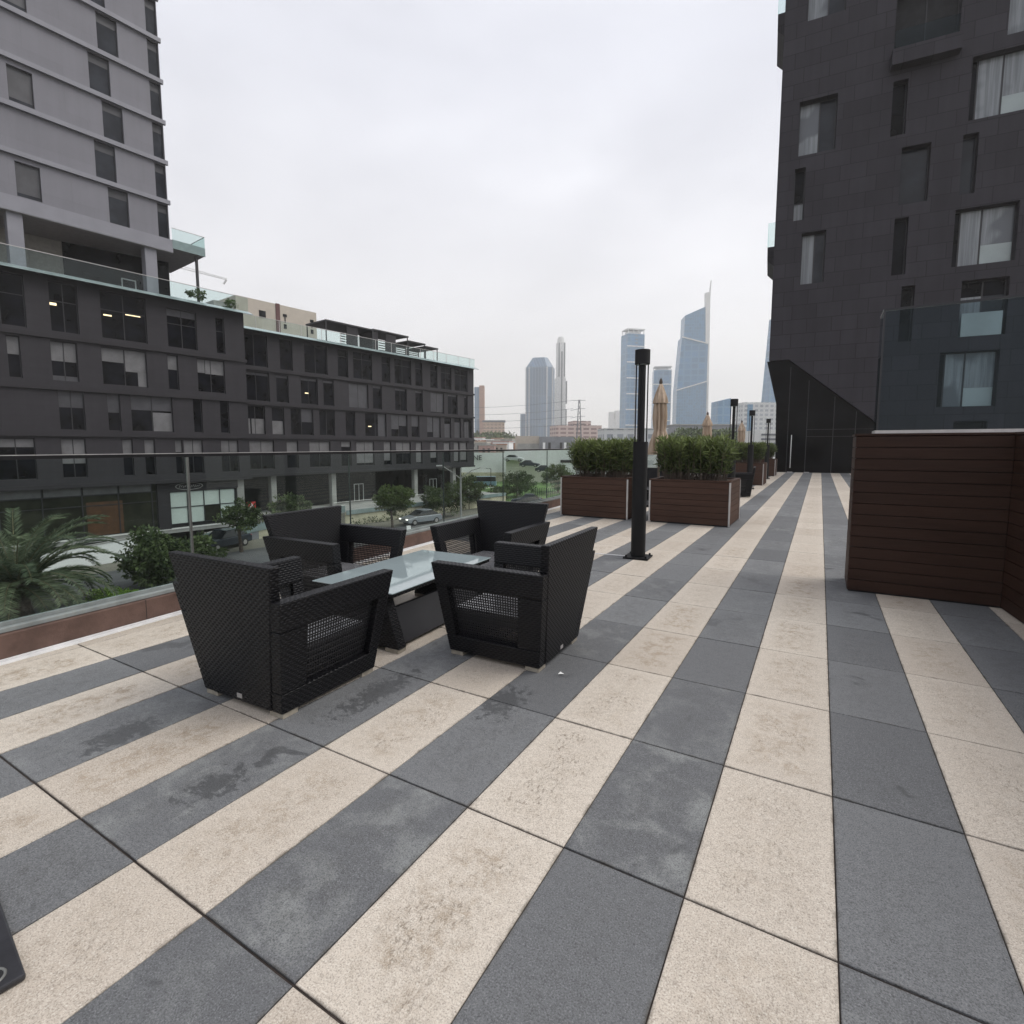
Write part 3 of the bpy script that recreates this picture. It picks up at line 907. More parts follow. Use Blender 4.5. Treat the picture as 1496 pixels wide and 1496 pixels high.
MB().box(.480, .4955, 6.487, 6.499, WH + .036, 2.83).build('edge_strip', M['frame_dark'], t)
MB().box(1.602, 1.608, 6.497, 6.515, WH + .036, 2.83).build('panel_joint', M['alu'], t)

# ------------------------------------------------------------------ facade builder
def facade(mb, x0, x1, z0, z1, holes, y=0.0, dep=0.25):
    xs = sorted({x0, x1, *[min(max(h[k], x0), x1) for h in holes for k in (0, 1)]})
    zs = sorted({z0, z1, *[min(max(h[k], z0), z1) for h in holes for k in (2, 3)]})
    for a, c in zip(xs[:-1], xs[1:]):
        for e, g in zip(zs[:-1], zs[1:]):
            mx, mz = (a + c) / 2, (e + g) / 2
            if any(h[0] < mx < h[1] and h[2] < mz < h[3] for h in holes): continue
            mb.poly([(a, y, e), (c, y, e), (c, y, g), (a, y, g)])
    for h in holes:
        a, c, e, g = h[:4]
        mb.poly([(a, y, e), (a, y, g), (a, y + dep, g), (a, y + dep, e)])
        mb.poly([(c, y, e), (c, y + dep, e), (c, y + dep, g), (c, y, g)])
        mb.poly([(a, y, g), (c, y, g), (c, y + dep, g), (a, y + dep, g)])
        mb.poly([(a, y, e), (a, y + dep, e), (c, y + dep, e), (c, y, e)])

def window(root, a, c, e, g, y, mat, mull=(), trans=(), blind=None, fw=0.05, fmat=None, panes=None):
    """frame with its pane, and optional blinds as (x0, x1, z0, z1, material)"""
    b = MB()
    b.box(a, a + fw, y - .05, y, e, g); b.box(c - fw, c, y - .05, y, e, g)
    b.box(a + fw, c - fw, y - .05, y, e, e + fw); b.box(a + fw, c - fw, y - .05, y, g - fw, g)
    for m in mull: b.box(m - fw / 2, m + fw / 2, y - .052, y - .001, e + fw, g - fw)
    for tr in trans: b.box(a + fw, c - fw, y - .048, y - .003, tr - fw / 2, tr + fw / 2)
    w = b.build('window', fmat or M['frame_dark'], root)
    if panes:
        for (p0, p1, q0, q1, m) in panes:
            p = MB(); p.poly([(p0, y - .02, q0), (p1, y - .02, q0), (p1, y - .02, q1), (p0, y - .02, q1)])
            p.build('pane', m, w)
    else:
        p = MB(); p.poly([(a + .01, y - .02, e + .01), (c - .01, y - .02, e + .01), (c - .01, y - .02, g - .01), (a + .01, y - .02, g - .01)])
        p.build('pane', mat, w)
    for (p0, p1, q0, q1, m) in (blind or ()):
        p = MB(); p.box(p0, p1, y - .032, y - .024, q0, q1)
        p.build('blind', m, w)
    return w

def shell(mb, x0, x1, y0, y1, z0, z1):
    """sides, back and roof of a block whose front is made separately"""
    mb.poly([(x0, y1, z0), (x0, y0, z0), (x0, y0, z1), (x0, y1, z1)])
    mb.poly([(x1, y0, z0), (x1, y1, z0), (x1, y1, z1), (x1, y0, z1)])
    mb.poly([(x1, y1, z0), (x0, y1, z0), (x0, y1, z1), (x1, y1, z1)])
    mb.poly([(x0, y0, z1), (x1, y0, z1), (x1, y1, z1), (x0, y1, z1)])

def roof_edge(root, x0, x1, zt, off, brackets, rail_h=1.15, y=0.0):
    """sloped glass canopy strip with brackets, and the glass rail of the roof terrace above it"""
    b = MB()
    b.prism([(x0, y - .75, zt - .25), (x0, y + .02, zt + .10), (x0, y + .02, zt + .14), (x0, y - .75, zt - .20)], (x1 - x0, 0, 0))
    b.build('canopy', M['teal'], root)
    b = MB()
    for k in range(brackets):
        x = x0 + (x1 - x0) * (k + .5) / brackets
        b.bar((x, y + .02, zt - .10), (x, y - .80, zt - .31), .09, .10)
    b.build('brackets', M['frame_dark'], root)
    MB().box(x0, x1, y + .10, y + .115, zt + .14, zt + rail_h).build('roof_glass', M['glass_teal'], root)
    b = MB(); b.box(x0, x1, y + .09, y + .13, zt + rail_h, zt + rail_h + .04)
    b.build('roof_handrail', M['alu'], root)

# ------------------------------------------------------------------ left wing of the office block
rot = FROT
LBt = thing('office_wing', 'dark grey office wing with teal roof canopy, nearer half of the left block', 'office building', (FO[0], FO[1], ZG), rot)
Z = -ZG
zr = {'A': (9.25, 12.55), 'B': (5.95, 8.62), 'C': (2.62, 5.38), 'D': (-0.70, 2.03)}
lbw = {'A': [(-2.3, -.9), (-.6, 1.83), (3.06, 4.60), (5.88, 8.71), (10.10, 12.24), (13.72, 14.41)],
       'B': [(-1.2, .1), (.74, 1.40), (2.92, 4.36), (5.74, 8.55), (9.97, 10.71), (12.12, 14.28)],
       'C': [(-1.4, .12), (3.11, 4.54), (5.88, 6.66), (7.33, 10.13), (11.63, 12.31), (13.72, 14.46)],
       'D': [(-.2, 1.72), (3.06, 4.44), (6.62, 7.28), (8.03, 8.74), (10.14, 10.69), (10.77, 12.21), (13.65, 15.1)]}
# blinds given as share of the window height from the top (or from the bottom when negative), left and right share
lbb = {('A', 4): [(0, 1, .17, 'blind_dark')], ('B', 1): [(0, 1, .42, 'blind')], ('B', 2): [(0, 1, .48, 'blind'), (0, 1, -.12, 'blind_dark')], ('B', 3): [(0, .5, .36, 'blind'), (.52, 1, .58, 'blind'), (.8, 1, -.42, 'blind')],
       ('B', 4): [(0, 1, .40, 'blind')], ('B', 5): [(0, .28, .40, 'blind'), (.3, 1, .42, 'blind')], ('C', 1): [(0, 1, .42, 'blind_dark')], ('C', 2): [(0, 1, .5, 'blind_dark')],
       ('C', 3): [(.52, 1, -.52, 'blind'), (0, 1, .40, 'blind_dark')], ('D', 0): [(0, 1, .2, 'blind')], ('D', 1): [(0, 1, .62, 'blind')], ('D', 2): [(0, 1, .45, 'blind')],
       ('D', 3): [(0, 1, .42, 'blind')], ('D', 4): [(0, 1, .35, 'blind')], ('D', 5): [(0, 1, .42, 'blind')], ('D', 6): [(0, 1, .36, 'blind')]}
U1 = 16.06
wall, holes = MB(), []
for fl, L in lbw.items():
    for i, (a, c) in enumerate(L):
        z0, z1 = zr[fl]
        if fl == 'A' and i == 4: z1 = 12.2
        if fl == 'A' and i == 5: z1 = 12.2
        holes.append((a, c, z0 + Z, z1 + Z, fl, i))
facade(wall, -14, U1, -1.35 + Z, 13.05 + Z, [h[:4] for h in holes], 0, .22)
shell(wall, -14, U1, 0, 22, -1.35 + Z, 13.05 + Z)
wall.poly([(-14, 0, -1.35 + Z), (-14, 22, -1.35 + Z), (U1, 22, -1.35 + Z), (U1, 0, -1.35 + Z)])
wall.build('wall', M['dark_clad'], LBt)
for z in (8.85, 5.42, 2.28, -1.30):
    MB().box(-14, U1 + .06, -.16, -.002, z - .10 + Z, z + .16 + Z).build('storey_band', M['dark_band'], LBt)
for a, c, z0, z1, fl, i in holes:
    bl = []
    for (f0, f1, s, m) in lbb.get((fl, i), []):
        w_, h_ = c - a, z1 - z0
        q = (z1 - .04 - abs(s) * h_, z1 - .04) if s > 0 else (z0 + .04, z0 + .04 + abs(s) * h_)
        bl.append((a + .04 + f0 * (w_ - .08), a + .04 + f1 * (w_ - .08), q[0], q[1], M[m]))
    w = window(LBt, a, c, z0, z1, .22, M['pane_dark'], ((a + c) / 2,) if c - a > 1.3 else (), (z0 + (z1 - z0) * .62,) if fl == 'A' else (), bl)
    if (fl, i) in (('A', 2), ('A', 3)):
        q = MB()
        if i == 2: q.box(a + .06, a + .42, .185, .195, z0 + 1.75, z0 + 1.92)
        else: q.box(a + 1.55, a + 2.5, .185, .195, z0 + 1.9, z0 + 1.97); q.box(a + .2, a + .7, .185, .195, z0 + 1.62, z0 + 1.72)
        q.build('lamp', M['lamp_warm'], w)
roof_edge(LBt, -14, U1 + .5, 13.0 + Z, 0, 12, 1.3)
# ground floor: showroom glazing, dark pier, frosted shop window, corner column
g0 = -5.10 + Z
MB().box(-14, 16.0, .3, 21, g0 - .35, g0).build('floor_slab', M['concrete'], LBt)
MB().box(-14, 15.2, .25, .3, g0 - .06, g0 + .05).build('slab_edge', M['white_paint'], LBt)
MB().box(-14, 15.9, 9, 21, 0, g0 - .36).build('basement_back', M['void'], LBt)
for x in (-6, 1, 8, 12.4):
    MB().box(x, x + .35, 2.0, 2.35, 0, g0 - .36).build('basement_column', M['concrete'], LBt)
b = MB()
for k in range(9):
    x = -9 + k * 2.18
    b.box(x - .035, x + .035, .42, .5, g0, -1.36 + Z)
for z in (g0 + .05, g0 + 2.3, -2.05 + Z): b.box(-9, 8.75, .43, .5, z - .03, z + .03)
sw = b.build('showroom_window', M['frame_dark'], LBt)
p = MB(); p.poly([(-9, .49, g0), (8.75, .49, g0), (8.75, .49, -1.36 + Z), (-9, .49, -1.36 + Z)]); p.build('pane', M['shop_dark'], sw)
b = MB()
for k in range(8): b.box(-8.9 + k * 2.18, -6.82 + k * 2.18, .46, .48, -2.0 + Z, -1.45 + Z)
b.build('top_panels', M['blind'], sw)
MB().box(4.3, 6.5, .475, .485, g0 + .1, g0 + 2.55).build('interior_panel', M['orange_panel'], sw)
MB().box(-10, -9.05, .3, 9, g0, -1.36 + Z).build('pier', M['dark_clad'], LBt)
MB().box(8.78, 9.62, .25, 9, g0 + .001, -1.36 + Z).build('pier', M['dark_band'], LBt)
MB().box(9.62, 15.0, .27, .6, -2.12 + Z, -1.36 + Z).build('sign_fascia', M['dark_band'], LBt)
b = MB()
xs = [9.66 + k * 1.27 for k in range(5)]
for x in xs: b.box(x - .03, x + .03, .33, .4, g0 + .32, -2.13 + Z)
for z in (g0 + .34, -3.42 + Z, -2.15 + Z): b.box(9.66, 14.74, .34, .4, z - .03, z + .03)
sh = b.build('shop_window', M['frame_dark'], LBt)
for k in range(4):
    for r_ in range(2):
        z0, z1 = (g0 + .36, -3.46 + Z) if r_ == 0 else (-3.39 + Z, -2.18 + Z)
        q = MB(); q.poly([(xs[k] + .03, .39, z0), (xs[k + 1] - .03, .39, z0), (xs[k + 1] - .03, .39, z1), (xs[k] + .03, .39, z1)])
        q.build('pane', M['shop_dark'] if (k == 2 and r_ == 0) else M['shop_pane'], sh)
MB().box(14.95, 15.55, .3, .9, 0, -1.36 + Z).build('corner_column', M['concrete'], LBt)
MB().box(9.62, 14.8, .42, 8, g0 + .001, -1.37 + Z).build('shop_interior', M['void'], LBt)
# oval shop emblem: a pale ring with a flowing stroke across it
sg = MB()
cx_, cz_ = 11.1, -1.74 + Z
n_ = 40
for k in range(n_):
    a0, a1 = 2 * math.pi * k / n_, 2 * math.pi * (k + 1) / n_
    P_ = lambda a, s_: (cx_ + 1.05 * s_ * math.cos(a), .262, cz_ + .30 * s_ * math.sin(a) * (1.0 if s_ == 1 else .94))
    sg.poly([P_(a0, 1), P_(a1, 1), P_(a1, .92), P_(a0, .92)])
for k in range(11):
    x = cx_ - .72 + k * .145
    sg.bar((x - .05, .255, cz_ - .08 + .03 * math.sin(k * 2.1)), (x + .05, .255, cz_ + .08 + .04 * math.cos(k * 1.7)), .012, .045)
sg.build('emblem', M['concrete'], LBt)

# ------------------------------------------------------------------ far wing of the office block
RBo = F(17.315, 3.608)
RBt = thing('office_wing', 'dark grey office wing with rooftop pergola, farther half of the left block', 'office building', (RBo[0], RBo[1], ZG), rot)
rbw = {'A': [.2, 2.73, 3.99, 5.33, 6.65, 9.32, 10.62, 11.93, 12.62, 15.21, 16.6, 17.86, 18.54, 21.2, 21.9, 23.1, 24.51, 25.78, 26.43, 28.44, 29.09, 31.69],
       'B': [.28, 2.79, 3.48, 4.78, 6.12, 8.06, 8.73, 10.03, 11.93, 14.59, 15.23, 16.53, 18.54, 20.4, 21.84, 23.1, 24.48, 26.99, 27.72, 29.61, 30.96, 31.69],
       'C': [.39, 2.21, 2.91, 4.17, 4.88, 7.41, 8.13, 10.01, 11.41, 12.67, 14.03, 17.12, 17.86, 20.45, 21.11, 22.43, 23.8, 26.27, 26.99, 28.27, 28.95, 30.25, 30.78, 32.6],
       'D': [.49, 3.0, 4.32, 5.58, 6.85, 9.36, 10.73, 12.02, 12.72, 15.21, 16.65, 17.78, 18.51, 20.91, 21.78, 22.88, 24.32, 25.59, 26.82, 28.1, 28.78, 29.9, 30.07, 31.51]}
rbb = {('C', 0): [(0, .22, -.55, 'blind'), (.3, 1, -.55, 'blind')], ('C', 1): [(0, 1, -.5, 'blind')], ('C', 2): [(.5, 1, .50, 'blind_dark')], ('C', 5): [(.64, 1, 1, 'blind_dark')], ('C', 6): [(0, .5, .66, 'blind_dark'), (.5, 1, .5, 'blind_dark')],
       ('C', 7): [(0, 1, .5, 'blind_dark')], ('C', 8): [(0, .45, .75, 'blind_dark'), (.5, 1, 1, 'blind_dark')], ('C', 9): [(0, 1, -.7, 'blind_dark')], ('C', 10): [(0, 1, -.8, 'blind_dark')], ('C', 11): [(.2, .7, -.85, 'blind_dark')]}
for i in range(12):
    rbb[('D', i)] = [(0, 1, [.45, .45, .45, .2, .9, .82, .5, .95, .75, .42, .95, .9][i], 'blind')]
for i in range(11):
    rbb[('B', i)] = [(0, 1, .09, 'blind_dark')]
rbb[('B', 4)] = [(0, 1, 1, 'blind_dark')]; rbb[('B', 8)] = [(0, 1, .95, 'blind_dark')]
wall, holes = MB(), []
zr2 = {'A': (9.1, 12.1), 'B': (5.85, 8.55), 'C': (2.66, 5.35), 'D': (-0.72, 2.03)}
for fl, L in rbw.items():
    for i in range(0, len(L), 2):
        z0, z1 = zr2[fl]
        holes.append((L[i], L[i + 1], z0 + Z, z1 + Z, fl, i // 2))
U2 = 33.0
facade(wall, -1.3, U2, -1.4 + Z, 12.65 + Z, [h[:4] for h in holes], 0, .22)
shell(wall, -1.3, U2, 0, 22, -1.4 + Z, 12.65 + Z)
wall.poly([(-1.3, 0, -1.4 + Z), (-1.3, 22, -1.4 + Z), (U2, 22, -1.4 + Z), (U2, 0, -1.4 + Z)])
wall.build('wall', M['dark_clad'], RBt)
for z in (8.84, 5.58, 2.36, -1.32):
    MB().box(-1.2, U2 + .05, -.15, -.002, z - .12 + Z, z + .12 + Z).build('storey_band', M['dark_band'], RBt)
for a, c, z0, z1, fl, i in holes:
    bl = []
    for (f0, f1, s, m) in rbb.get((fl, i), []):
        w_, h_ = c - a, z1 - z0 - .08
        q = (z1 - .04 - abs(s) * h_, z1 - .04) if s > 0 else (z0 + .04, z0 + .04 + abs(s) * h_)
        bl.append((a + .04 + f0 * (w_ - .08), a + .04 + f1 * (w_ - .08), q[0], q[1], M[m]))
    mu = ((a + c) / 2,) if c - a > 1.5 else ()
    w = window(RBt, a, c, z0, z1, .22, M['pane_dark'], mu, (z0 + 2.2,) if fl == 'A' and i > 2 else (), bl)
    if (fl, i) in (('C', 5), ('B', 2)):
        q = MB(); q.box(a + .55, a + 1.0, .18, .19, z0 + 1.1, z0 + 1.2); q.build('lamp', M['lamp_warm'], w)
roof_edge(RBt, -1.3, U2 + .35, 12.55 + Z, 0, 15, 1.25)
b = MB()
for k in range(15): b.box(-.6 + k * 2.35, -.56 + k * 2.35, .09, .13, 12.7 + Z, 13.8 + Z)
b.build('roof_posts', M['alu'], RBt)
# recessed ground floor
b = MB(); b.poly([(-1.3, 2.5, -5.6 + Z), (U2, 2.5, -5.6 + Z), (U2, 2.5, -1.41 + Z), (-1.3, 2.5, -1.41 + Z)])
for k in range(12): b.box(-1 + k * 2.9, -.94 + k * 2.9, 2.44, 2.5, -5.5 + Z, -1.41 + Z)
gw = b.build('lobby_window', M['pane_lobby'], RBt)
for x in (2.8, 9.72, 21.9, 29.1):
    MB().box(x, x + .55, .5, 1.05, -5.1 + Z, -1.41 + Z).build('column', M['concrete'], RBt)
for x in (14.0, 26.4):
    b = MB()
    for q in (0, .65, 1.3): b.box(x + q, x + q + .08, 2.38, 2.43, -5.05 + Z, -3.05 + Z)
    b.box(x, x + 1.38, 2.37, 2.43, -3.05 + Z, -2.97 + Z)
    b.build('door_frame', M['frame_white'], RBt)
# raised forecourt with cream retaining wall, glass rail and steel handrail
t = thing('retaining_wall', 'stained cream retaining wall with teal glass rail below the far office wing', 'wall', (RBo[0], RBo[1], ZG), rot)
MB().box(-1.5, 34, -5.0, 2.4, 0.0, -5.15 + Z).build('wall', M['cream_wall'], t)
MB().box(-1.5, 34.05, -5.06, 2.4, -5.148 + Z, -5.08 + Z).build('terrace_slab', M['concrete'], t)
MB().box(7.5, 33.9, -5.10, -5.07, -5.42 + Z, -4.98 + Z).build('glass_rail', M['teal'], t)
MB().box(7.5, 33.9, -3.0, -2.96, -4.35 + Z, -4.3 + Z).build('handrail', M['white_paint'], t)
b = MB()
b.hexa([(-8, -5.0, 0), (7.4, -5.0, 0), (7.4, -3.6, 0), (-8, -3.6, 0), (-8, -5.0, .15), (7.4, -5.0, 1.4), (7.4, -3.6, 1.4), (-8, -3.6, .15)])
b.build('ramp', M['grey_wall'], t)
b = MB()
b.hexa([(-6, -5.05, .35), (7.4, -5.05, 1.42), (7.4, -5.02, 1.42), (-6, -5.02, .35), (-6, -5.05, 1.05), (7.4, -5.05, 2.15), (7.4, -5.02, 2.15), (-6, -5.02, 1.05)])
b.build('ramp_glass', M['teal'], t)
b = MB(); b.bar((-6, -5.03, 1.1), (7.4, -5.03, 2.2), .05); b.build('ramp_handrail', M['white_paint'], t)
# climbing plants at the foot of the wall
Pp, Vv = [], []
for k in range(34):
    u = 8 + k * .52 + random.uniform(-.15, .15)
    hgt = random.uniform(.3, .8)
    for q in range(16):
        Pp.append((u + random.gauss(0, .07), -5.25 + random.gauss(0, .06), random.uniform(.0, hgt))); Vv.append(.35)
n_ = len(Pp)
pp = thing('climbing_plants', 'row of small dark shrubs along the foot of the cream retaining wall', 'shrubs', (RBo[0], RBo[1], ZG), rot)
leaf_mesh('foliage', np.array(Pp), rng.normal(size=(n_, 3)) + np.array([0, 0, .8]), rng.uniform(.14, .28, n_), rng.uniform(.08, .14, n_), M['leaf_tree'], pp, np.array(Vv))

# rooftop pergola
t = thing('roof_pergola', 'black slatted pergola cabins standing on the far wing roof', 'pergola', (RBo[0], RBo[1], 12.66), rot)
segs = [(11.1, 17.6, 2.95), (17.6, 23.2, 3.05), (23.3, 26.2, 2.55), (26.3, 28.6, 2.3)]
b = MB()
for a, c, h in segs: b.box(a - .05, c + .05, 2.6, 6.6, h - .16, h)
b.build('roof_slab', M['frame_dark'], t)
b = MB()
for a, c, h in segs:
    for x in (a, c - .1):
        for y in (2.7, 6.4): b.box(x, x + .1, y, y + .1, 0, h - .161)
b.build('posts', M['frame_dark'], t)
b = MB()
for (x0, x1, h) in ((13.9, 15.4, 2.75), (19.6, 21.2, 2.85)): b.box(x0, x1, 2.75, 2.9, 0, h)
b.box(17.7, 18.4, 2.75, 5.5, 0, 2.85)
b.build('solid_panel', M['dark_band'], t)
b = MB()
for (x0, x1, h) in ((16.3, 17.5, 2.7), (21.4, 23.1, 2.8), (23.4, 26.1, 2.3), (26.4, 28.5, 2.1), (15.5, 16.2, 2.7)):
    for k in range(9): b.box(x0, x1, 6.3, 6.36, .15 + k * h / 9, .15 + k * h / 9 + .12)
b.build('slat_screen', M['frame_dark'], t)

# ------------------------------------------------------------------ grey tower on the near wing
LT = thing('grey_tower', 'light grey residential tower with ribbed floor bands rising above the near office wing', 'tower', (FO[0], FO[1], 13.05), rot)
ZT = -13.05
TN, TE = 3.0, 11.82
slabs = [18.05 + 3.07 * k for k in range(12)]
th, wins = [], []
for k in range(11):
    z0, z1 = slabs[k] + .38, slabs[k + 1] - .05
    a = 7.74 if k % 2 == 0 else 7.08
    wins.append((a, a + 1.3, z0, z1, 'n'))
    wins.append((11.02, TE - .03, z0, z1, 'c'))
    if k % 2 == 0: wins.append((2.5, 3.82, z0 + .1, z1 - .25, 'g'))
    wins.append((-3.5, -2.2, z0, z1, 'n'))
wall = MB()
facade(wall, -12, TE, 18.3 + ZT, slabs[-1] + ZT, [(w[0], w[1], w[2] + ZT, w[3] + ZT) for w in wins], TN, .22)
shell(wall, -12, TE, TN, 20, 18.3 + ZT, slabs[-1] + ZT)
wall.build('wall', M['tower_clad'], LT)
for k in range(12):
    z = slabs[k] + ZT
    MB().box(-12, TE + .12, TN - .22, TN - .002, z + .02, z + .34).build('floor_band', M['tower_band'], LT)
for a, c, z0, z1, kd in wins:
    m = M['pane_grey'] if kd == 'g' else M['pane_dark']
    window(LT, a, c, z0 + ZT, z1 + ZT, TN + .22, M['pane_grey'], (), (), [(a + .05, c - .05, z1 + ZT - .62, z1 + ZT - .05, M['blind_dark'])] if kd != 'g' else [(a + .05, c - .05, z0 + ZT + .3, z1 + ZT - .05, M['blind_dark'])], fmat=M['frame_dark'])
# recessed roof-terrace storey
MB().box(-12, TE + .1, TN - .25, 20, 17.38 + ZT, 18.28 + ZT).build('transfer_slab', M['tower_band'], LT)
MB().box(-12, TE + .1, TN - .2, 20, 17.34 + ZT, 17.378 + ZT).build('soffit', M['soffit'], LT)
MB().box(TE + .11, 14.4, TN - .20, 10, 17.75 + ZT, 17.98 + ZT).build('balcony_slab', M['soffit'], LT)
MB().box(11.9, 14.42, TN - .26, TN - .205, 17.72 + ZT, 18.42 + ZT).build('balcony_fascia', M['teal'], LT)
b = MB(); b.box(11.9, 14.42, TN - .235, TN - .22, 18.421 + ZT, 19.32 + ZT); b.box(14.405, 14.42, TN - .22, 9.8, 17.985 + ZT, 19.32 + ZT)
b.build('balcony_glass', M['glass_teal'], LT)
b = MB(); b.box(11.9, 14.44, TN - .25, TN - .21, 19.322 + ZT, 19.36 + ZT); b.box(14.39, 14.43, TN - .209, 9.8, 19.322 + ZT, 19.36 + ZT)
b.build('balcony_rail', M['alu'], LT)
MB().box(13.75, 13.93, TN + .05, TN + .23, 13.06 + ZT, 17.749 + ZT).build('slim_column', M['frame_dark'], LT)
for x in (1.85, 9.95): MB().box(x, x + .82, TN, TN + .8, 13.06 + ZT, 17.349 + ZT).build('column', M['tower_band'], LT)
b = MB(); b.poly([(-12, 7, ZT + 13.06), (5.6, 7, ZT + 13.06), (5.6, 7, 17.35 + ZT), (-12, 7, 17.35 + ZT)])
for k in range(9): b.box(-10 + k * 1.95, -9.95 + k * 1.95, 6.94, 7, ZT + 13.06, 17.35 + ZT)
b.build('terrace_window', simple('terrace_blind', (.36, .345, .32), .6, var=.1), LT)
b = MB(); b.poly([(5.6, 7, ZT + 13.06), (12.6, 5.6, ZT + 13.06), (12.6, 5.6, 17.35 + ZT), (5.6, 7, 17.35 + ZT)]); b.poly([(12.6, 5.6, ZT + 13.06), (12.6, 12, ZT + 13.06), (12.6, 12, 17.35 + ZT), (12.6, 5.6, 17.35 + ZT)])
b.build('terrace_glazing', M['pane_dark'], LT)
b = MB()
for q in (0, .95): b.box(9.0 + q, 9.08 + q, 5.5, 5.56, 13.06 + ZT, 15.1 + ZT)
b.box(9.0, 10.03, 5.49, 5.56, 15.1 + ZT, 15.18 + ZT)
b.build('door_frame', M['frame_white'], LT)
# planting on the roof terrace
for (u, n, h, l) in ((12.9, 1.4, 1.5, 'leafy shrub on the roof terrace beside the slim column'), (15.2, 1.2, 1.1, 'small leafy shrub at the roof corner of the near wing')):
    x, y = F(u, n)
    t = thing('roof_shrub', l, 'shrub', (x, y, 13.08), 0, 'shrubs on the roof terrace')
    crown(t, (0, 0, h * .55), (.85, .85, h * .5), 12, 420, .2, M['leaf_light'])
x, y = F(5.2, 4.4)
t = thing('terrace_chair', 'orange lounge chair on the roof terrace under the grey tower', 'chair', (x, y, 13.07), rot)
b = MB(); b.box(-.75, .75, -.3, .35, .25, .45); b.box(-.75, .75, .3, .45, .45, .95); b.box(-.75, -.6, -.3, .3, .45, .65); b.box(.6, .75, -.3, .3, .45, .65)
b.build('cushions', simple('orange_fabric', (.33, .06, .03), .8), t, bevel=.05)
b = MB()
for sx in (-.65, .65):
    for sy in (-.22, .32): b.box(sx - .03, sx + .03, sy - .03, sy + .03, 0, .25)
b.build('legs', M['frame_dark'], t)

# ------------------------------------------------------------------ black tower at the end of the terrace
RTo, RTa = (-1.75, 34.3), math.atan2(.0767, .997)
RT = thing('black_tower', 'tall black tile clad tower with scattered windows at the end of the terrace', 'tower', (RTo[0], RTo[1], 0), RTa)
UL, UR, ZTOP = -1.05, 16.0, 46.0
rw = [  # x0, x1, z0, z1, kind
    (.02, 1.80, 24.1, 26.4, 'half'), (-.12, 1.66, 17.30, 20.10, 'half'), (-.20, .33, 13.93, 16.67, 'slot_low'), (.30, 1.46, 10.46, 13.21, 'half'),
    (4.0, 6.64, 21.25, 24.1, 'balcony'), (4.08, 4.71, 17.32, 19.95, 'dark'), (4.62, 5.84, 13.86, 16.67, 'grey'), (4.52, 5.12, 10.38, 13.22, 'dark'),
    (5.02, 5.59, 6.96, 9.77, 'dark'), (8.45, 10.6, 20.8, 23.6, 'pale'), (7.23, 9.95, 17.30, 20.20, 'big'), (7.09, 7.70, 13.88, 16.69, 'grey'),
    (7.01, 9.45, 10.45, 13.2, 'big'), (7.49, 9.33, 6.97, 9.72, 'loggia'), (.35, .95, 27.6, 30.2, 'dark'), (4.6, 6.4, 27.6, 30.4, 'half'), (8.2, 9.0, 27.4, 30.2, 'dark'),
    (11.4, 13.9, 20.8, 23.6, 'big'), (11.0, 11.7, 13.9, 16.7, 'dark'), (11.9, 14.2, 6.97, 9.7, 'big'), (11.2, 13.4, 27.4, 30.2, 'big')]
wall = MB()
facade(wall, UL, UR, 6.4, ZTOP, [w[:4] for w in rw], 0, .42)
low = [(6.83, 9.2, 3.48, 6.26, 'big'), (7.6, 8.95, 2.36, 2.78, 'dark')]
facade(wall, 4.4, UR, 0.0, 6.4, [w[:4] for w in low], 0, .42)
wall.prism([(-.02, 0, 6.4), (4.4, 0, 2.70), (4.4, 0, 6.4)], (0, .3, 0))
wall.poly([(UL, 0, 6.4), (UL + 1.7, 16, 6.4), (UL + 1.7, 16, ZTOP), (UL, 0, ZTOP)])
wall.poly([(UR, 0, 0), (UR, 16, 0), (UR, 16, ZTOP), (UR, 0, ZTOP)])
wall.poly([(UL, 0, ZTOP), (UR, 0, ZTOP), (UR, 16, ZTOP), (UL + 1.7, 16, ZTOP)])
wall.poly([(UL + 1.7, 16, 0), (UR, 16, 0), (UR, 16, ZTOP), (UL + 1.7, 16, ZTOP)])
wall.poly([(UL, 0, 6.4), (4.4, 0, 6.4), (4.4, 16, 6.4), (UL + 1.7, 16, 6.4)])
wall.build('wall', M['tower_black'], RT)
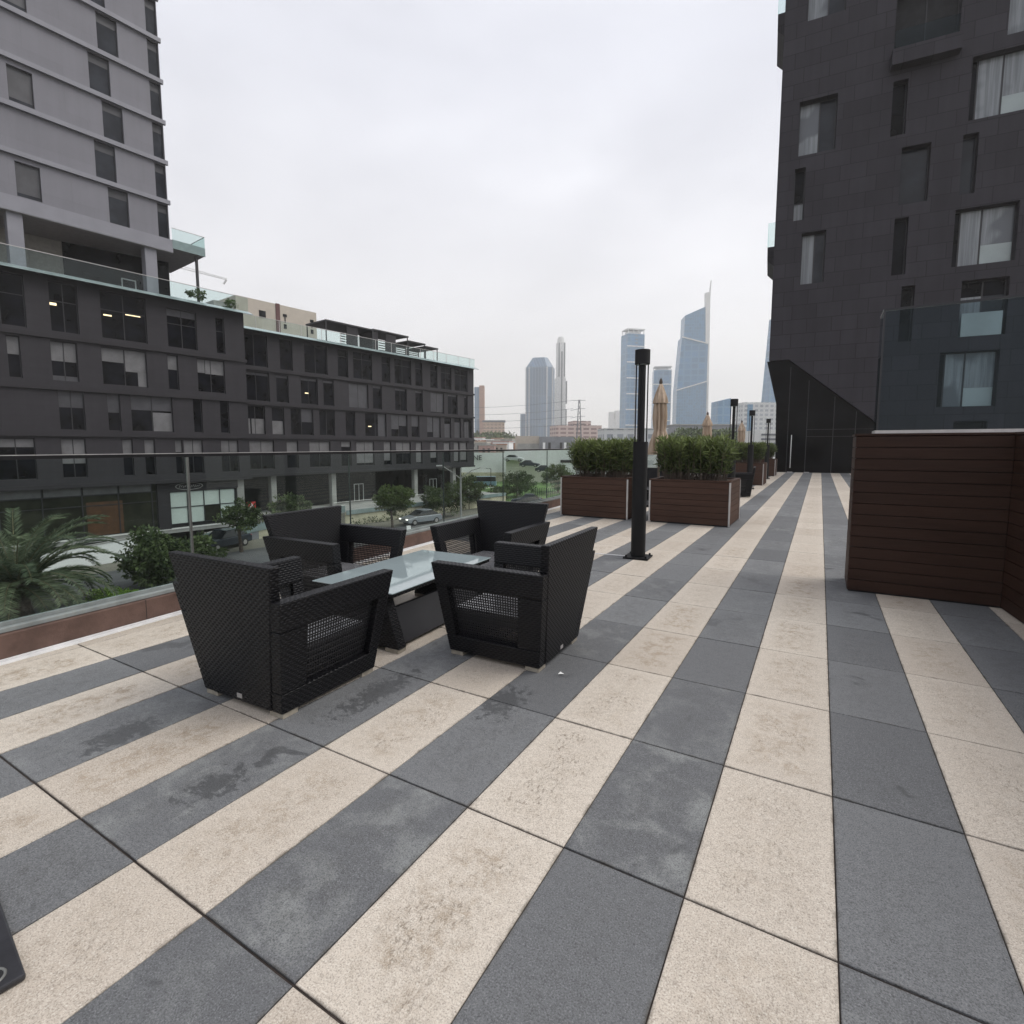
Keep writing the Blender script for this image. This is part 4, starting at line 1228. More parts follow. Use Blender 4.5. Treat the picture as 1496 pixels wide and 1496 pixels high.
for a, c, z0, z1, kd in rw + low:
    y = .42
    if kd == 'half':
        m = a + (c - a) * .56
        window(RT, a, c, z0, z1, y, None, (m,), (), (), .06, panes=[(a, m, z0, z1, M['pane_curtain']), (m, c, z0, z1, M['pane_grey'])])
    elif kd == 'slot_low':
        window(RT, a, c, z0, z1, y, None, (), (z0 + 1.0,), (), .05, panes=[(a, c, z0 + 1.0, z1, M['pane_dark']), (a, c, z0, z0 + 1.0, M['pane_curtain'])])
    elif kd == 'big':
        m = a + (c - a) * .47
        window(RT, a, c, z0, z1, y, None, (a + .30, m), (), (), .06, panes=[(a, a + .30, z0, z1, M['pane_dark']), (a + .30, m, z0, z1, M['pane_curtain']), (m, c, z0 + .98, z1, M['pane_curtain']), (m, c, z0, z0 + .98, M['pane_pale'])])
    elif kd == 'pale':
        window(RT, a, c, z0, z1, y, M['pane_curtain'], ((a + c) / 2,), (), (), .06)
    elif kd == 'grey':
        window(RT, a, c, z0, z1, y, M['pane_grey'], (), (), (), .05)
    elif kd == 'dark':
        window(RT, a, c, z0, z1, y, M['pane_dark'], (), (), (), .05)
    elif kd == 'balcony':
        window(RT, a, c, z0, z1, .41, M['void'], ((a + c) / 2,), (), (), .05)
        MB().box(a - .12, c + .02, -.55, -.003, z0 - .78, z0 - .03).build('balcony_slab', M['tower_black'], RT)
        b = MB(); b.box(a + .02, c - .02, -.02, -.003, z0 - .028, z0 + 1.1)
        b.build('balcony_glass', M['glass_screen'], RT)
    elif kd == 'loggia':
        window(RT, a, c, z0, z1, y, None, ((a + c) / 2,), (), (), .06, panes=[(a, c, z0 + 2.0, z1, M['pane_dark']), (a, (a + c) / 2, z0, z0 + 2.0, M['pane_curtain']), ((a + c) / 2, c, z0, z0 + 2, M['pane_grey'])])
        MB().box(a + .1, c - .15, .03, .05, z0 + .02, z0 + 1.15).build('balcony_glass', M['pane_pale'], RT)
# glazed lobby under the diagonal cut
b = MB()
b.poly([(UL - .1, .25, 6.39), (-.57, .25, 3.94), (-.47, .25, 0), (4.39, .25, 0), (4.39, .25, 6.39)])
b.k = 1
b.poly([(UL - .1, .25, 6.39), (UL + 1.5, 15, 6.39), (1.1, 15, 3.94), (-.57, .25, 3.94)])
b.poly([(-.57, .25, 3.94), (1.1, 15, 3.94), (1.2, 15, 0), (-.47, .25, 0)])
lob = b.build('lobby_glazing', [M['pane_lobby'], M['void']], RT)
b = MB()
for x, z1 in ((1.05, 5.2), (2.35, 4.25), (3.4, 3.4), (.1, 6.0)): b.box(x - .015, x + .015, .20, .245, 0, z1)
for z in (2.45, 2.05): b.box(1.05, 4.38, .205, .243, z - .012, z + .012)
b.build('mullions', M['frame_dark'], lob)
MB().box(.28, .32, .12, .17, .25, 2.15).build('door_handle', M['steel'], RT)
b = MB(); b.box(.15, .42, -.35, -.15, .002, .05); b.box(1.0, 1.25, -.35, -.15, .002, .05); b.build('door_stop', M['alu'], RT)
# small balconies on the left flank
for z, h in ((12.3, .75), (24.7, .9)):
    MB().hexa([(UL - .34, 1, z), (UL - .002, 1, z - .35), (UL - .002, 4, z - .35), (UL - .34, 4, z), (UL - .36, 1, z + h), (UL - .002, 1, z + h), (UL - .002, 4, z + h), (UL - .36, 4, z + h)]).build('side_balcony', M['tower_black'], RT)
    b = MB(); b.box(UL - .36, UL - .002, 1.0, 1.02, z + h + .001, z + h + 1.35); b.box(UL - .36, UL - .34, 1.021, 4, z + h + .001, z + h + 1.35)
    b.build('side_glass', M['glass_teal'], RT)

# ------------------------------------------------------------------ things in the street
# low white ramp wall before the near wing, and the bed planting
t = thing('ramp_wall', 'plain white low wall between the palm and the dark bush', 'wall', (FO[0], FO[1], ZG), rot)
MB().hexa([(1.0, -2.6, 0), (7.2, -2.6, 0), (7.2, -2.4, 0), (1.0, -2.4, 0), (1.0, -2.6, 1.2), (7.2, -2.6, 1.62), (7.2, -2.4, 1.62), (1.0, -2.4, 1.2)]).build('wall', M['white_wall'], t)
MB().hexa([(1.0, -2.64, 1.202), (7.2, -2.64, 1.622), (7.2, -2.36, 1.622), (1.0, -2.36, 1.202), (1.0, -2.64, 1.25), (7.2, -2.64, 1.67), (7.2, -2.36, 1.67), (1.0, -2.36, 1.25)]).build('coping', M['concrete'], t)

def palm(x, y, z0):
    t = thing('date_palm', 'feathery date palm with long arching fronds below the balustrade', 'palm', (x, y, z0), .4)
    MB().lathe([(.55, 0), (.48, .4), (.42, 1.0), (.46, 1.5), (.3, 1.75)], 14, lambda a, j: 1 + .08 * math.sin(9 * a + 2 * j)).build('trunk', M['bark'], t, smooth=True)
    Ps, Ds, Ls, Vs = [], [], [], []
    rb = MB()
    nf = 78
    for k in range(nf):
        az = k * 2.39996 + random.uniform(-.2, .2)
        el = R(78 - 98 * (k / nf) ** .9) + random.uniform(-.1, .1)
        ln = random.uniform(3.9, 5.0) * (1 - .15 * (k / nf))
        p = Vector((.15 * math.cos(az), .15 * math.sin(az), 1.65))
        tone = random.uniform(.15, .75)
        ns = 34
        for q in range(ns):
            f = q / ns
            e = el - 1.25 * f * f - .18 * f
            d = Vector((math.cos(az) * math.cos(e), math.sin(az) * math.cos(e), math.sin(e)))
            p2 = p + d * (ln / ns)
            if q % 2 == 0 or q < 6: rb.tube(p, p2 + d * .1, .028 * (1 - f) + .006, .026 * (1 - f) + .006, 4, False)
            side = Vector((-math.sin(az), math.cos(az), 0))
            if q > 2:
                for s in (-1, 1):
                    for h in (0, .25, .5, .75):
                        Ps.append(p.lerp(p2, h))
                        Ds.append(side * s * .8 + d * .75 + Vector((0, 0, .25 - .35 * random.random())))
                        Ls.append(random.uniform(.42, .62) * (1 - .5 * abs(f - .45) * 1.4)); Vs.append(tone)
            p = p2
    rb.build('frond_stalks', simple('frond_stalk', (.15, .14, .07), .7), t)
    L = np.array(Ls)
    leaf_mesh('fronds', np.array(Ps), np.array(Ds), L, np.full(len(L), .038), M['leaf_palm'], t, np.array(Vs), .1)
    return t
px_, py_ = at(6, 24)
palm(px_, py_, ZG + .05)

x, y = at(212, 30)
t = thing('round_bush', 'large dense dark green bush between white wall and near armchair', 'bush', (x, y, ZG), 0)
crown(t, (0, 0, 1.75), (1.95, 1.95, 1.75), 70, 5200, .26, M['leaf_tree'], .8)
MB().tube((0, 0, 0), (.1, 0, 1.4), .12, .06, 8).build('trunk', M['bark'], t)
x, y = at(345, 40)
tree('dark_pine', 'dark spreading pine before the frosted shop window', x, y, ZG, 2.0, (1.9, 1.9, 1.3), 2.8, M['leaf_tree'], 2600, .26)
x, y = at(280, 36)
t = thing('low_bush', 'low wide dark bush beside the glass joint, right of the round bush', 'bush', (x, y, ZG), 0)
crown(t, (0, 0, .95), (2.2, 1.6, .95), 40, 2400, .26, M['leaf_tree'], .8)
x, y = at(180, 27)
Pp = []
for k in range(5200):
    a = random.uniform(-1, 1)
    Pp.append((a * 2.6 + random.gauss(0, .1), random.gauss(0, .35) + .5 * math.sin(a * 2), random.uniform(0, .42)))
gc = leaf_mesh('ground_cover', np.array(Pp) + np.array([x, y, ZG]), rng.normal(size=(5200, 3)) + np.array([0, 0, .8]), rng.uniform(.1, .18, 5200), rng.uniform(.06, .1, 5200), M['leaf_lime'])
tag(gc, 'bright lime green ground cover in the planting bed', 'ground cover', kind='stuff')

G_TR = 'trees along the street and lawn'
for (px, d, tr_, cr_, cz_, m, n_, l) in (
        (571, 52, 1.7, (2.0, 2.0, 1.65), 2.95, 'leaf_light', 3600, 'light green street tree with white edging blocks at its foot'),
        (648, 60, 1.4, (2.9, 2.4, 1.8), 2.2, 'leaf_tree', 3400, 'dark street tree left of the double arm street lamp'),
        (684, 68, 1.6, (2.4, 2.2, 1.9), 2.7, 'leaf_tree', 3000, 'tall dark tree right of the double arm street lamp, at the block corner'),
        (756, 84, 1.0, (3.6, 3.2, 2.1), 2.1, 'leaf_tree', 3600, 'broad dark tree on the lawn between two balustrade joints'),
        (816, 92, 1.4, (3.4, 3.0, 2.3), 2.9, 'leaf_light', 3400, 'pale green tree on the lawn nearest the left planter'),
        (727, 76, .7, (1.7, 1.5, 1.3), 1.2, 'leaf_tree', 1500, 'small bushy tree on the lawn left of the broad dark tree'),
        (420, 50, 1.6, (2.2, 1.8, 1.1), 2.3, 'leaf_tree', 1800, 'low dark tree beside the red sign under the far wing')):
    x, y = at(px, d)
    tree('street_tree', l, x, y, ZG, tr_, cr_, cz_, M[m], int(n_ * 1.9), .25, G_TR, 60)

# street lamp with two arms
x, y = at(672.5, 58)
t = thing('street_lamp', 'grey double arm street lamp before the dark office wing', 'street lamp', (x, y, ZG), R(70))
MB().tube((0, 0, 0), (0, 0, 4.6), .13, .10, 10).build('pole', M['concrete'], t)
MB().tube((0, 0, 4.6), (0, 0, 5.75), .07, .05, 8).build('pole_top', M['concrete'], t)
cr_ = Vector((math.cos(YAW - R(70)), math.sin(YAW - R(70)), 0))
for s, e, zz in ((-1, 2.05, 6.0), (1, 2.2, 5.75)):
    a = MB()
    a.tube((0, 0, 4.55), cr_ * (s * 1.2) + Vector((0, 0, 5.45)), .055, .045, 8)
    a.tube(cr_ * (s * 1.2) + Vector((0, 0, 5.45)), cr_ * (s * e) + Vector((0, 0, zz)), .045, .04, 8)
    ar = a.build('arm', M['concrete'], t)
    MB().bar(cr_ * (s * e) + Vector((0, 0, zz)), cr_ * (s * (e + .6)) + Vector((0, 0, zz - .02)), .24, .12).build('lamp_head', M['white_paint'], ar)
# thin lamp on the lawn
x, y = at(717, 86)
t = thing('lawn_lamp', 'thin dark lamp pole on the lawn beside the blue van', 'lamp post', (x, y, ZG), YAW)
MB().tube((0, 0, 0), (0, 0, 4.5), .07, .05, 8).build('pole', M['frame_dark'], t)
MB().bar((0, 0, 4.45), (-1.9, 0, 4.6), .07).build('arm', M['frame_dark'], t)

# ------------------------------------------------------------------ cars
def make_car(label, paint, group, van=False, lights=False):
    t = thing('parked_car' if not van else 'parked_van', label, 'van' if van else 'car', (0, 0, 0), 0, group)
    W = .88
    if van:
        low_ = [(-2.4, .32), (2.35, .32), (2.45, .7), (2.35, 1.1), (-2.4, 1.15)]
        cab = [(-2.38, 1.15), (2.33, 1.1), (1.65, 1.95), (-2.3, 2.0)]
    else:
        low_ = [(-2.15, .30), (2.1, .28), (2.2, .5), (2.12, .72), (1.05, .92), (-1.95, .95), (-2.2, .75)]
        cab = [(-1.75, .95), (.95, .92), (.25, 1.42), (-1.0, 1.46)]
    b = MB()
    b.prism([(x, -W, z) for x, z in low_], (0, 2 * W, 0))
    b.build('body', paint, t, bevel=.07)
    b = MB()
    ins = .16
    n = len(cab)
    zt = max(z for _, z in cab)
    vs = [(x, -W + .03 + (ins if z > 1.3 else 0), z) for x, z in cab] + [(x, W - .03 - (ins if z > 1.3 else 0), z) for x, z in cab]
    b.add(vs, [tuple(range(n)), tuple(range(2 * n - 1, n - 1, -1))] + [((i + 1) % n, i, n + i, n + (i + 1) % n) for i in range(n)])
    b.build('cabin_windows', M['car_glass'], t, bevel=.03)
    rx = [x for x, z in cab if z > 1.3]
    MB().box(min(rx) + .02, max(rx) - .02, -W + .22, W - .22, zt - .02, zt + .03).build('roof', paint, t, bevel=.02)
    for x in (-1.38, 1.35):
        for s in (-1, 1):
            w = MB().tube((x, s * (W - .18), .32), (x, s * (W + .01), .32), .32, n=18).build('wheel', M['tyre'], t)
            MB().tube((x, s * (W + .011), .32), (x, s * (W + .018), .32), .19, n=12).build('rim', M['alu'], w)
    for s in (-1, 1):
        MB().box(2.1, 2.16, s * .62 - .17, s * .62 + .17, .58, .72).build('headlight', M['headlight_on'] if lights else M['alu'], t)
        MB().box(-2.2, -2.13, s * .66 - .13, s * .66 + .13, .66, .84).build('tail_light', M['red'], t)
    return t
G_CR = 'cars in the street and on the ramp'
def put(c, px, d, z, rz):
    x, y = at(px, d); c.location = (x, y, z); c.rotation_euler = (0, 0, rz)
facing = FROT
put(make_car('silver grey saloon car passing the retaining wall in the street', M['car_grey'], G_CR, lights=True), 613, 55, ZG, facing + R(180 - 8))
put(make_car('dark car with lit headlights parked under the near wing', M['car_dark'], G_CR, lights=True), 318, 41.5, ZG, facing + R(200))
put(make_car('white car highest on the sloping ramp wall', M['car_white'], G_CR), 751, 117, hz(668.5, 117) - .85, YAW + R(-12))
put(make_car('dark blue car in the middle of the sloping ramp', M['car_dark'], G_CR), 774, 116, hz(676.5, 116) - .85, YAW + R(-12))
put(make_car('dark car lowest on the ramp, half behind the pale tree', M['car_dark'], G_CR), 797, 115, hz(684, 115) - .85, YAW + R(-12))
put(make_car('dark blue car on the road below the broad lawn tree', M['car_dark'], G_CR), 770, 73, ZG + .02, YAW + R(175))
put(make_car('pale blue van parked left of the thin lawn lamp', M['car_blue'], G_CR, van=True), 706, 98, ZG + .5, YAW + R(178))

# white edging blocks round the street tree
x, y = at(585, 49)
t = thing('white_edging', 'white zigzag kerb blocks round the light green street tree', 'kerb', (x, y, ZG), rot)
b = MB()
b.bar((-1.9, -1.1, .2), (.2, -.9, .2), .4, .4); b.bar((.2, -.7, .2), (1.7, 1.0, .2), .4, .4); b.bar((-3.2, -2.3, .2), (-1.9, -1.1, .2), .4, .4)
b.build('blocks', M['white_paint'], t, bevel=.03)
x, y = at(620, 47)
t = thing('white_edging', 'single white kerb block on the pavement nearest the table', 'kerb', (x, y, ZG), rot)
MB().box(-.8, .8, -.25, .25, 0, .3).build('block', M['white_paint'], t, bevel=.03)
G_BO = 'bollards along the pavement'
for k, (px, d, l) in enumerate(((508, 48, 'white bollard on the pavement near the first dark glass joint'), (617, 45.5, 'pale stone bollard on the pavement above the table'))):
    x, y = at(px, d)
    t = thing('bollard', l, 'bollard', (x, y, ZG + .12), 0, G_BO)
    MB().lathe([(.17, 0), (.15, .1), (.13, .8), (.10, .92), (.001, .96)], 14).build('post', M['concrete'], t, smooth=True)

# red sign with letter A, and smaller red and white panels
x, y = F(15.62, .2)
t = thing('red_sign', 'red square shop sign with a white letter A under the office block', 'sign', (x, y, -3.95), rot)
MB().box(.05, .78, -.12, 0, -.3, .5).build('panel', M['red'], t)
def text(body, size, loc, rotx, parent, mat, name='letters', ext=.02):
    c = bpy.data.curves.new(name, 'FONT'); c.body = body; c.size = size; c.extrude = ext; c.align_x = 'CENTER'; c.align_y = 'CENTER'
    c.materials.append(mat)
    o = bpy.data.objects.new(name, c); COL.objects.link(o)
    bpy.context.view_layer.update()
    me = bpy.data.meshes.new_from_object(o.evaluated_get(bpy.context.evaluated_depsgraph_get()))
    bpy.data.objects.remove(o); bpy.data.curves.remove(c)
    o = bpy.data.objects.new(name, me); COL.objects.link(o)
    o.parent = parent; o.location = loc; o.rotation_euler = rotx
    return o
text('A', .68, (.415, -.15, .1), (R(90), 0, 0), t, M['white_paint'])
x, y = F(17.6, -.6)
t = thing('red_sign', 'small plain red sign panel right of the letter A sign', 'sign', (x, y, ZG), rot)
MB().box(.0, 1.3, -.06, 0, 1.15, 1.7).build('panel', M['red'], t)
MB().box(.6, .68, -.03, .03, 0, 1.15).build('post', M['frame_dark'], t)

# ------------------------------------------------------------------ mid distance walls and lots on the right
def slab(mb, px0, px1, d0, d1, z0, z1, th=.4):
    a, c = Vector((*at(px0, d0), 0)), Vector((*at(px1, d1), 0))
    back = Vector((-math.sin(YAW), math.cos(YAW), 0)) * th
    mb.hexa([(*a.xy, z0), (*c.xy, z0), (*(c + back).xy, z0), (*(a + back).xy, z0), (*a.xy, z1), (*c.xy, z1), (*(c + back).xy, z1), (*(a + back).xy, z1)])
t = thing('white_wall', 'blue white boundary wall with dark letters at the end of the street', 'wall', (0, 0, 0))
b = MB(); slab(b, 640, 737, 122, 122, hz(690, 122), hz(661.5, 122)); b.build('wall', M['white_wall'], t)
b = MB(); slab(b, 640, 737, 121.5, 121.5, hz(712, 121), hz(690.5, 121)); b.build('plinth', M['cream_wall'], t)
x, y = at(697.5, 121.8)
text('NE', 1.6, (x, y, hz(669, 121.8)), (R(90), 0, YAW), t, M['frame_dark'])
t = thing('ramp', 'pale cream ramp wall sloping down to the right with cars on it', 'ramp', (0, 0, 0))
a = [(739, 668.5), (803, 687.5), (803, 712), (739, 712)]
pts = [(*at(p, 118), hz(q, 118)) for p, q in a]
back = (-math.sin(YAW) * 5, math.cos(YAW) * 5, 0)
MB().prism(pts[::-1], back).build('wall', simple('ramp_render', (.70, .69, .60), .85, var=.12, scale=.15), t)
pts = [(*at(p, 117.9), hz(q, 117.9)) for p, q in ((739, 667), (803, 686), (803, 687.4), (739, 668.4))]
MB().prism(pts[::-1], tuple(q * .08 for q in back)).build('coping', M['white_wall'], t)
t = thing('white_wall', 'long white parapet wall behind the ramp, with a dark slot', 'wall', (0, 0, 0))
b = MB(); slab(b, 737, 870, 130, 130, hz(712, 130), hz(657, 130)); b.build('wall', M['white_wall'], t)
b = MB(); slab(b, 819, 835, 129.8, 129.8, hz(676, 130), hz(672, 130), .15); b.build('slot', M['void'], t)
t = thing('white_hall', 'plain white flat roofed building behind the parapet wall', 'building', (0, 0, 0))
b = MB(); slab(b, 753, 788, 175, 175, ZG, hz(637, 175), 12); b.build('wall', M['cream'], t)
b = MB(); slab(b, 756, 788, 174.7, 174.7, hz(657, 175), hz(648, 175), .2); b.build('window_band', M['concrete'], t)
t = thing('grey_hall', 'grey low building with white door frames right of the white hall', 'building', (0, 0, 0))
b = MB(); slab(b, 788.5, 840, 172, 172, ZG, hz(638, 172), 12); b.build('wall', M['grey_wall'], t)
for px in (793, 801, 818, 824):
    b = MB(); slab(b, px, px + 3.5, 171.7, 171.7, hz(656, 172), hz(646.5, 172), .2); b.build('door', M['white_wall'] if px in (793, 824) else M['frame_dark'], t)
# fence on the lawn
t = thing('lawn_fence', 'thin dark wire fence on the lawn in front of the left planter', 'fence', (0, 0, 0))
b = MB()
for k in range(15):
    x, y = at(776 + k * 3.2, 84); b.bar((x, y, ZG), (x, y, ZG + 1.5), .06)
b.build('posts', M['frame_dark'], t)
b = MB(); a0, a1 = at(776, 84), at(822, 84)
for z in (.3, .9, 1.45): b.bar((*a0, ZG + z), (*a1, ZG + z), .03)
b.build('rails', M['frame_dark'], t)

# ------------------------------------------------------------------ hillside, houses and far trees
rs = [(random.uniform(684, 792), random.uniform(640, 656), random.uniform(190, 330)) for k in range(46)]
G_HS = 'small houses on the far slope'
mats = [M['cream'], M['white_wall'], M['concrete'], simple('terracotta', (.36, .2, .13), .8), simple('pink_render', (.42, .28, .25), .8)]
hl = ['cream house on the far slope touching the office wing corner', 'white house on the far slope, second from the office wing corner', 'grey house with pink roof below the tan apartment block', 'terracotta house on the far slope right of the grey pink roofed one',
      'pink house on the far slope under the tan block roof end', 'cream house on the far slope midway between office corner and white hall', 'white house on the far slope left of the glass joint', 'grey house on the far slope above the white car',
      'terracotta house on the far slope next to the white hall', 'pink house lowest and nearest on the far slope', 'cream house low on the far slope just above the handrail']
hp = [(694, 650, 230), (700, 645, 260), (705, 652, 210), (712, 648, 250), (720, 650, 220), (727, 646, 270), (735, 651, 215), (742, 647, 255), (748, 652, 225), (712, 656, 190), (730, 655, 195)]
for k, (px, py, d) in enumerate(hp):
    x, y = at(px, d)
    t = thing('far_house', hl[k], 'house', (x, y, ZG), YAW + random.uniform(-.4, .4), G_HS)
    h = hz(py - 5, d) - ZG; w = random.uniform(2.2, 3.6)
    MB().box(-w, w, -w, w, 0, h).build('wall', mats[k % 5], t)
    MB().box(-w - .2, w + .2, -w - .2, w + .2, h, h + .4).build('roof', mats[(k + 3) % 5], t)
    b = MB()
    for q in (-.5, .15): b.box(w * q, w * (q + .3), -w - .03, -w - .002, h - 2.4, h - 1.0)
    b.build('windows', M['frame_dark'], t)
Pp, Vv = [], []
for k in range(170):
    px, d = random.uniform(676, 770), random.uniform(280, 420)
    x, y = at(px, d); zt = hz(random.uniform(632, 645) if px < 745 else random.uniform(640, 648), d)
    tone = random.random()
    for q in range(70):
        o = rng.normal(size=3); o /= np.linalg.norm(o)
        Pp.append((x + o[0] * 5, y + o[1] * 5, zt - 4 + o[2] * 4)); Vv.append(tone)
n_ = len(Pp)
fw = leaf_mesh('far_wood', np.array(Pp), rng.normal(size=(n_, 3)), rng.uniform(1.2, 2.4, n_), rng.uniform(.8, 1.5, n_), M['leaf_tree'], None, np.array(Vv))
tag(fw, 'hazy wood on the far slope behind the small houses', 'wood', kind='stuff')
b = MB(); 
for k in range(9):
    pa0, pa1 = 660 + k * 16, 660 + (k + 1) * 16
    hgt = [650, 646, 641, 640, 642, 645, 648, 651, 653, 654]
    a, c = at(pa0, 440), at(pa1, 440)
    b.prism([(*a, ZG - 1), (*c, ZG - 1), (*c, hz(hgt[k + 1], 440)), (*a, hz(hgt[k], 440))], (-math.sin(YAW) * 30, math.cos(YAW) * 30, 0))
tag(b.build('hill', simple('hill_scrub', (.09, .11, .06), .95, var=.4, scale=.03)), kind='structure')
Pp, Vv = [], []
for k in range(90):
    px, d = random.uniform(985, 1068), random.uniform(150, 175)
    x, y = at(px, d); zt = hz(random.uniform(627, 640), d); tone = random.random()
    for q in range(80):
        o = rng.normal(size=3); o /= np.linalg.norm(o)
        Pp.append((x + o[0] * 2.4, y + o[1] * 2.4, zt - 2.2 + o[2] * 2.4)); Vv.append(tone)
n_ = len(Pp)
fw = leaf_mesh('far_trees', np.array(Pp), rng.normal(size=(n_, 3)), rng.uniform(.7, 1.3, n_), rng.uniform(.4, .8, n_), M['leaf_tree'], None, np.array(Vv))
tag(fw, 'dark belt of distant trees below the spire tower', 'tree belt', kind='stuff')

# ------------------------------------------------------------------ skyline
def tower_mat(name, glass_c, line_c, fh, bw, seam, rough=.25):
    n = NT(name)
    P = n.tc.outputs['Object']
    sp = n.n('SeparateXYZ', {0: P})
    v = n.n('CombineXYZ', {0: n.math('ADD', sp.outputs[0], sp.outputs[1]), 1: sp.outputs[2], 2: 0.0}).outputs[0]
    br = n.n('TexBrick', {'Vector': v, 'Color1': (*[x * .82 for x in glass_c], 1), 'Color2': (*[x * 1.15 for x in glass_c], 1), 'Mortar': (*line_c, 1), 'Scale': 1.0,
                          'Mortar Size': seam, 'Mortar Smooth': 0.2, 'Brick Width': bw, 'Row Height': fh})
    br.offset = 0.0
    n.set(color=br.outputs['Color'], rough=rough, spec=.3)
    return n.mat
M['t_blue'] = tower_mat('blue_curtain_wall', (.05, .18, .33), (.085, .24, .39), 3.8, 3.0, .35)
M['t_blue2'] = tower_mat('blue_curtain_wall_fine', (.05, .19, .36), (.10, .25, .40), 7.6, 9.0, .9)
M['t_grey'] = tower_mat('grey_blue_curtain_wall', (.085, .165, .27), (.18, .25, .33), 40, 4.0, .5)
M['t_pink'] = tower_mat('pink_office_windows', (.19, .11, .11), (.50, .38, .35), 3.6, 7.0, 1.0, .7)
M['t_tan'] = tower_mat('tan_flats_windows', (.27, .19, .14), (.47, .34, .26), 3.2, 4.0, .9, .7)
M['t_white'] = tower_mat('white_flats_windows', (.30, .33, .37), (.55, .57, .58), 3.4, 4.0, .9, .7)
M['t_orange'] = simple('orange_render', (.36, .21, .155), .8, var=.06, scale=.1)
M['t_whitewall'] = simple('tower_white', (.66, .67, .66), .7, var=.05, scale=.1)
M['t_dark'] = simple('tower_dark_strip', (.11, .125, .15), .4, var=.1, scale=.1)

def sky_thing(name, label, px, d, cat='tower', turn=0.0, group=None):
    x, y = at(px, d)
    return thing(name, label, cat, (x, y, ZG), YAW + turn, group)
def pw(p0, p1, d): return (p1 - p0) / 773.6 * d
def ph(py, d): return hz(py, d) - ZG

d = 620
t = sky_thing('orange_block', 'orange brown high block at the right corner of the office wing', 701, d, 'tower block')
w = pw(694, 708, d); MB().box(0, w / 2, -6, 8, 0, ph(564, d)).build('wall', M['t_orange'], t)
MB().box(-w / 2, -.01, -5, 8, 0, ph(566, d)).build('glass_side', M['t_grey'], t)
d = 560
t = sky_thing('tan_block', 'tan apartment block with dark flat roof right of the orange block', 722, d, 'building')
w = pw(707, 737, d); MB().box(-w / 2, w / 2, -8, 10, 0, ph(617, d)).build('wall', M['t_tan'], t)
MB().box(-w / 2 - 1, w / 2 + 1, -9, 11, ph(617, d), ph(614.5, d)).build('roof', M['t_dark'], t)

d = 780
t = sky_thing('blue_tower', 'grey blue glass tower with chamfered top left of the slim white tower', 789, d, 'tower', R(-12))
w = pw(770, 808, d) / 2
o8 = [(-w, -w * .55), (-w * .72, -w * .8), (w * .62, -w * .8), (w, -w * .5), (w, w * .6), (-w, w * .6)]
MB().prism([(*p, 0) for p in o8], (0, 0, ph(538, d))).build('shaft', M['t_grey'], t)
z0, z1 = ph(538, d), ph(523.5, d)
b = MB(); vs = [(*p, z0) for p in o8] + [(p[0] * .55, p[1] * .55, z1) for p in o8]
b.add(vs, [tuple(range(5, -1, -1)), tuple(range(6, 12))] + [(i, (i + 1) % 6, 6 + (i + 1) % 6, 6 + i) for i in range(6)])
b.build('crown_roof', M['t_grey'], t)
b = MB()
for (x, y) in o8[:4]: b.bar((x, y - .3, 0), (x, y - .3, z0), 1.6)
b.build('edge_ribs', M['t_white'], t)
MB().box(-w * 1.45, -w * 1.02, -w * .5, w * .5, 0, ph(605, d)).build('podium_tower', M['t_grey'], t)

d = 820
t = sky_thing('slim_white_tower', 'slim white tower with dark vertical strips and round cap', 818, d, 'tower', R(8))
w = pw(810.5, 825.5, d) / 2
zt = ph(501, d); zm = ph(553, d)
MB().hexa([(-w * 1.05, -8, 0), (w * .8, -8, 0), (w * .8, 8, 0), (-w * 1.05, 8, 0), (-w * 1.0, -8, zm), (w * .8, -8, zm), (w * .8, 8, zm), (-w * 1.0, 8, zm)]).build('lower_shaft', M['t_whitewall'], t)
MB().box(-w * .72, w * .72, -7, 7, zm, zt).build('upper_shaft', M['t_whitewall'], t)
b = MB()
for x in (-.62, .42): b.box(w * x, w * (x + .22), -7.4, -7.01, zm + 2, zt - 1)
b.box(-w * .12, w * .12, -8.4, -8.01, 10, zt - 14)
b.box(w * .805, w * 1.15, -6, 6, ph(590, d), ph(557, d)); b.box(w * .805, w * 1.1, -6, 6, 8, ph(598, d))
b.build('dark_strips', M['t_dark'], t)
b = MB(); b.tube((0, 0, zt), (0, 0, ph(495, d)), w * .66, n=16); b.tube((0, 0, ph(495, d)), (0, 0, ph(492.5, d)), w * .5, n=16)
b.build('cap', M['t_whitewall'], t)

d = 480
t = sky_thing('pink_block', 'long low pink office block behind the pylon', 841, d, 'building', R(10))
w = pw(808, 875, d) / 2
MB().box(-w, w, -10, 14, 0, ph(622, d)).build('wall', M['t_pink'], t)
MB().box(-w * .2, w * .55, -8, 12, ph(622, d), ph(615.5, d)).build('roof_house', M['t_pink'], t)
d = 260
t = sky_thing('power_pylon', 'steel lattice power pylon with side arms above the pink block', 845.5, d, 'pylon')
b = MB(); hh = ph(584, d)
for sx in (-1, 1):
    for sy in (-1, 1): b.bar((sx * 1.6, sy * 1.6, 0), (sx * .3, sy * .3, hh), .22)
for k in range(12):
    f0, f1 = k / 12, (k + 1) / 12
    r0, r1 = 1.6 - 1.3 * f0, 1.6 - 1.3 * f1
    b.bar((-r0, -r0, hh * f0), (r1, -r1, hh * f1), .14); b.bar((r0, -r0, hh * f0), (-r1, -r1, hh * f1), .14)
b.build('lattice', M['t_dark'], t)
for z in (.99, .86, .74, .62):
    q = MB(); q.bar((-4.2 if z < .95 else -3, 0, hh * z - .9 * (z < .95)), (0, 0, hh * z), .18); q.bar((0, 0, hh * z), (3, 0, hh * z), .18)
    q.build('cross_arm', M['t_dark'], t)
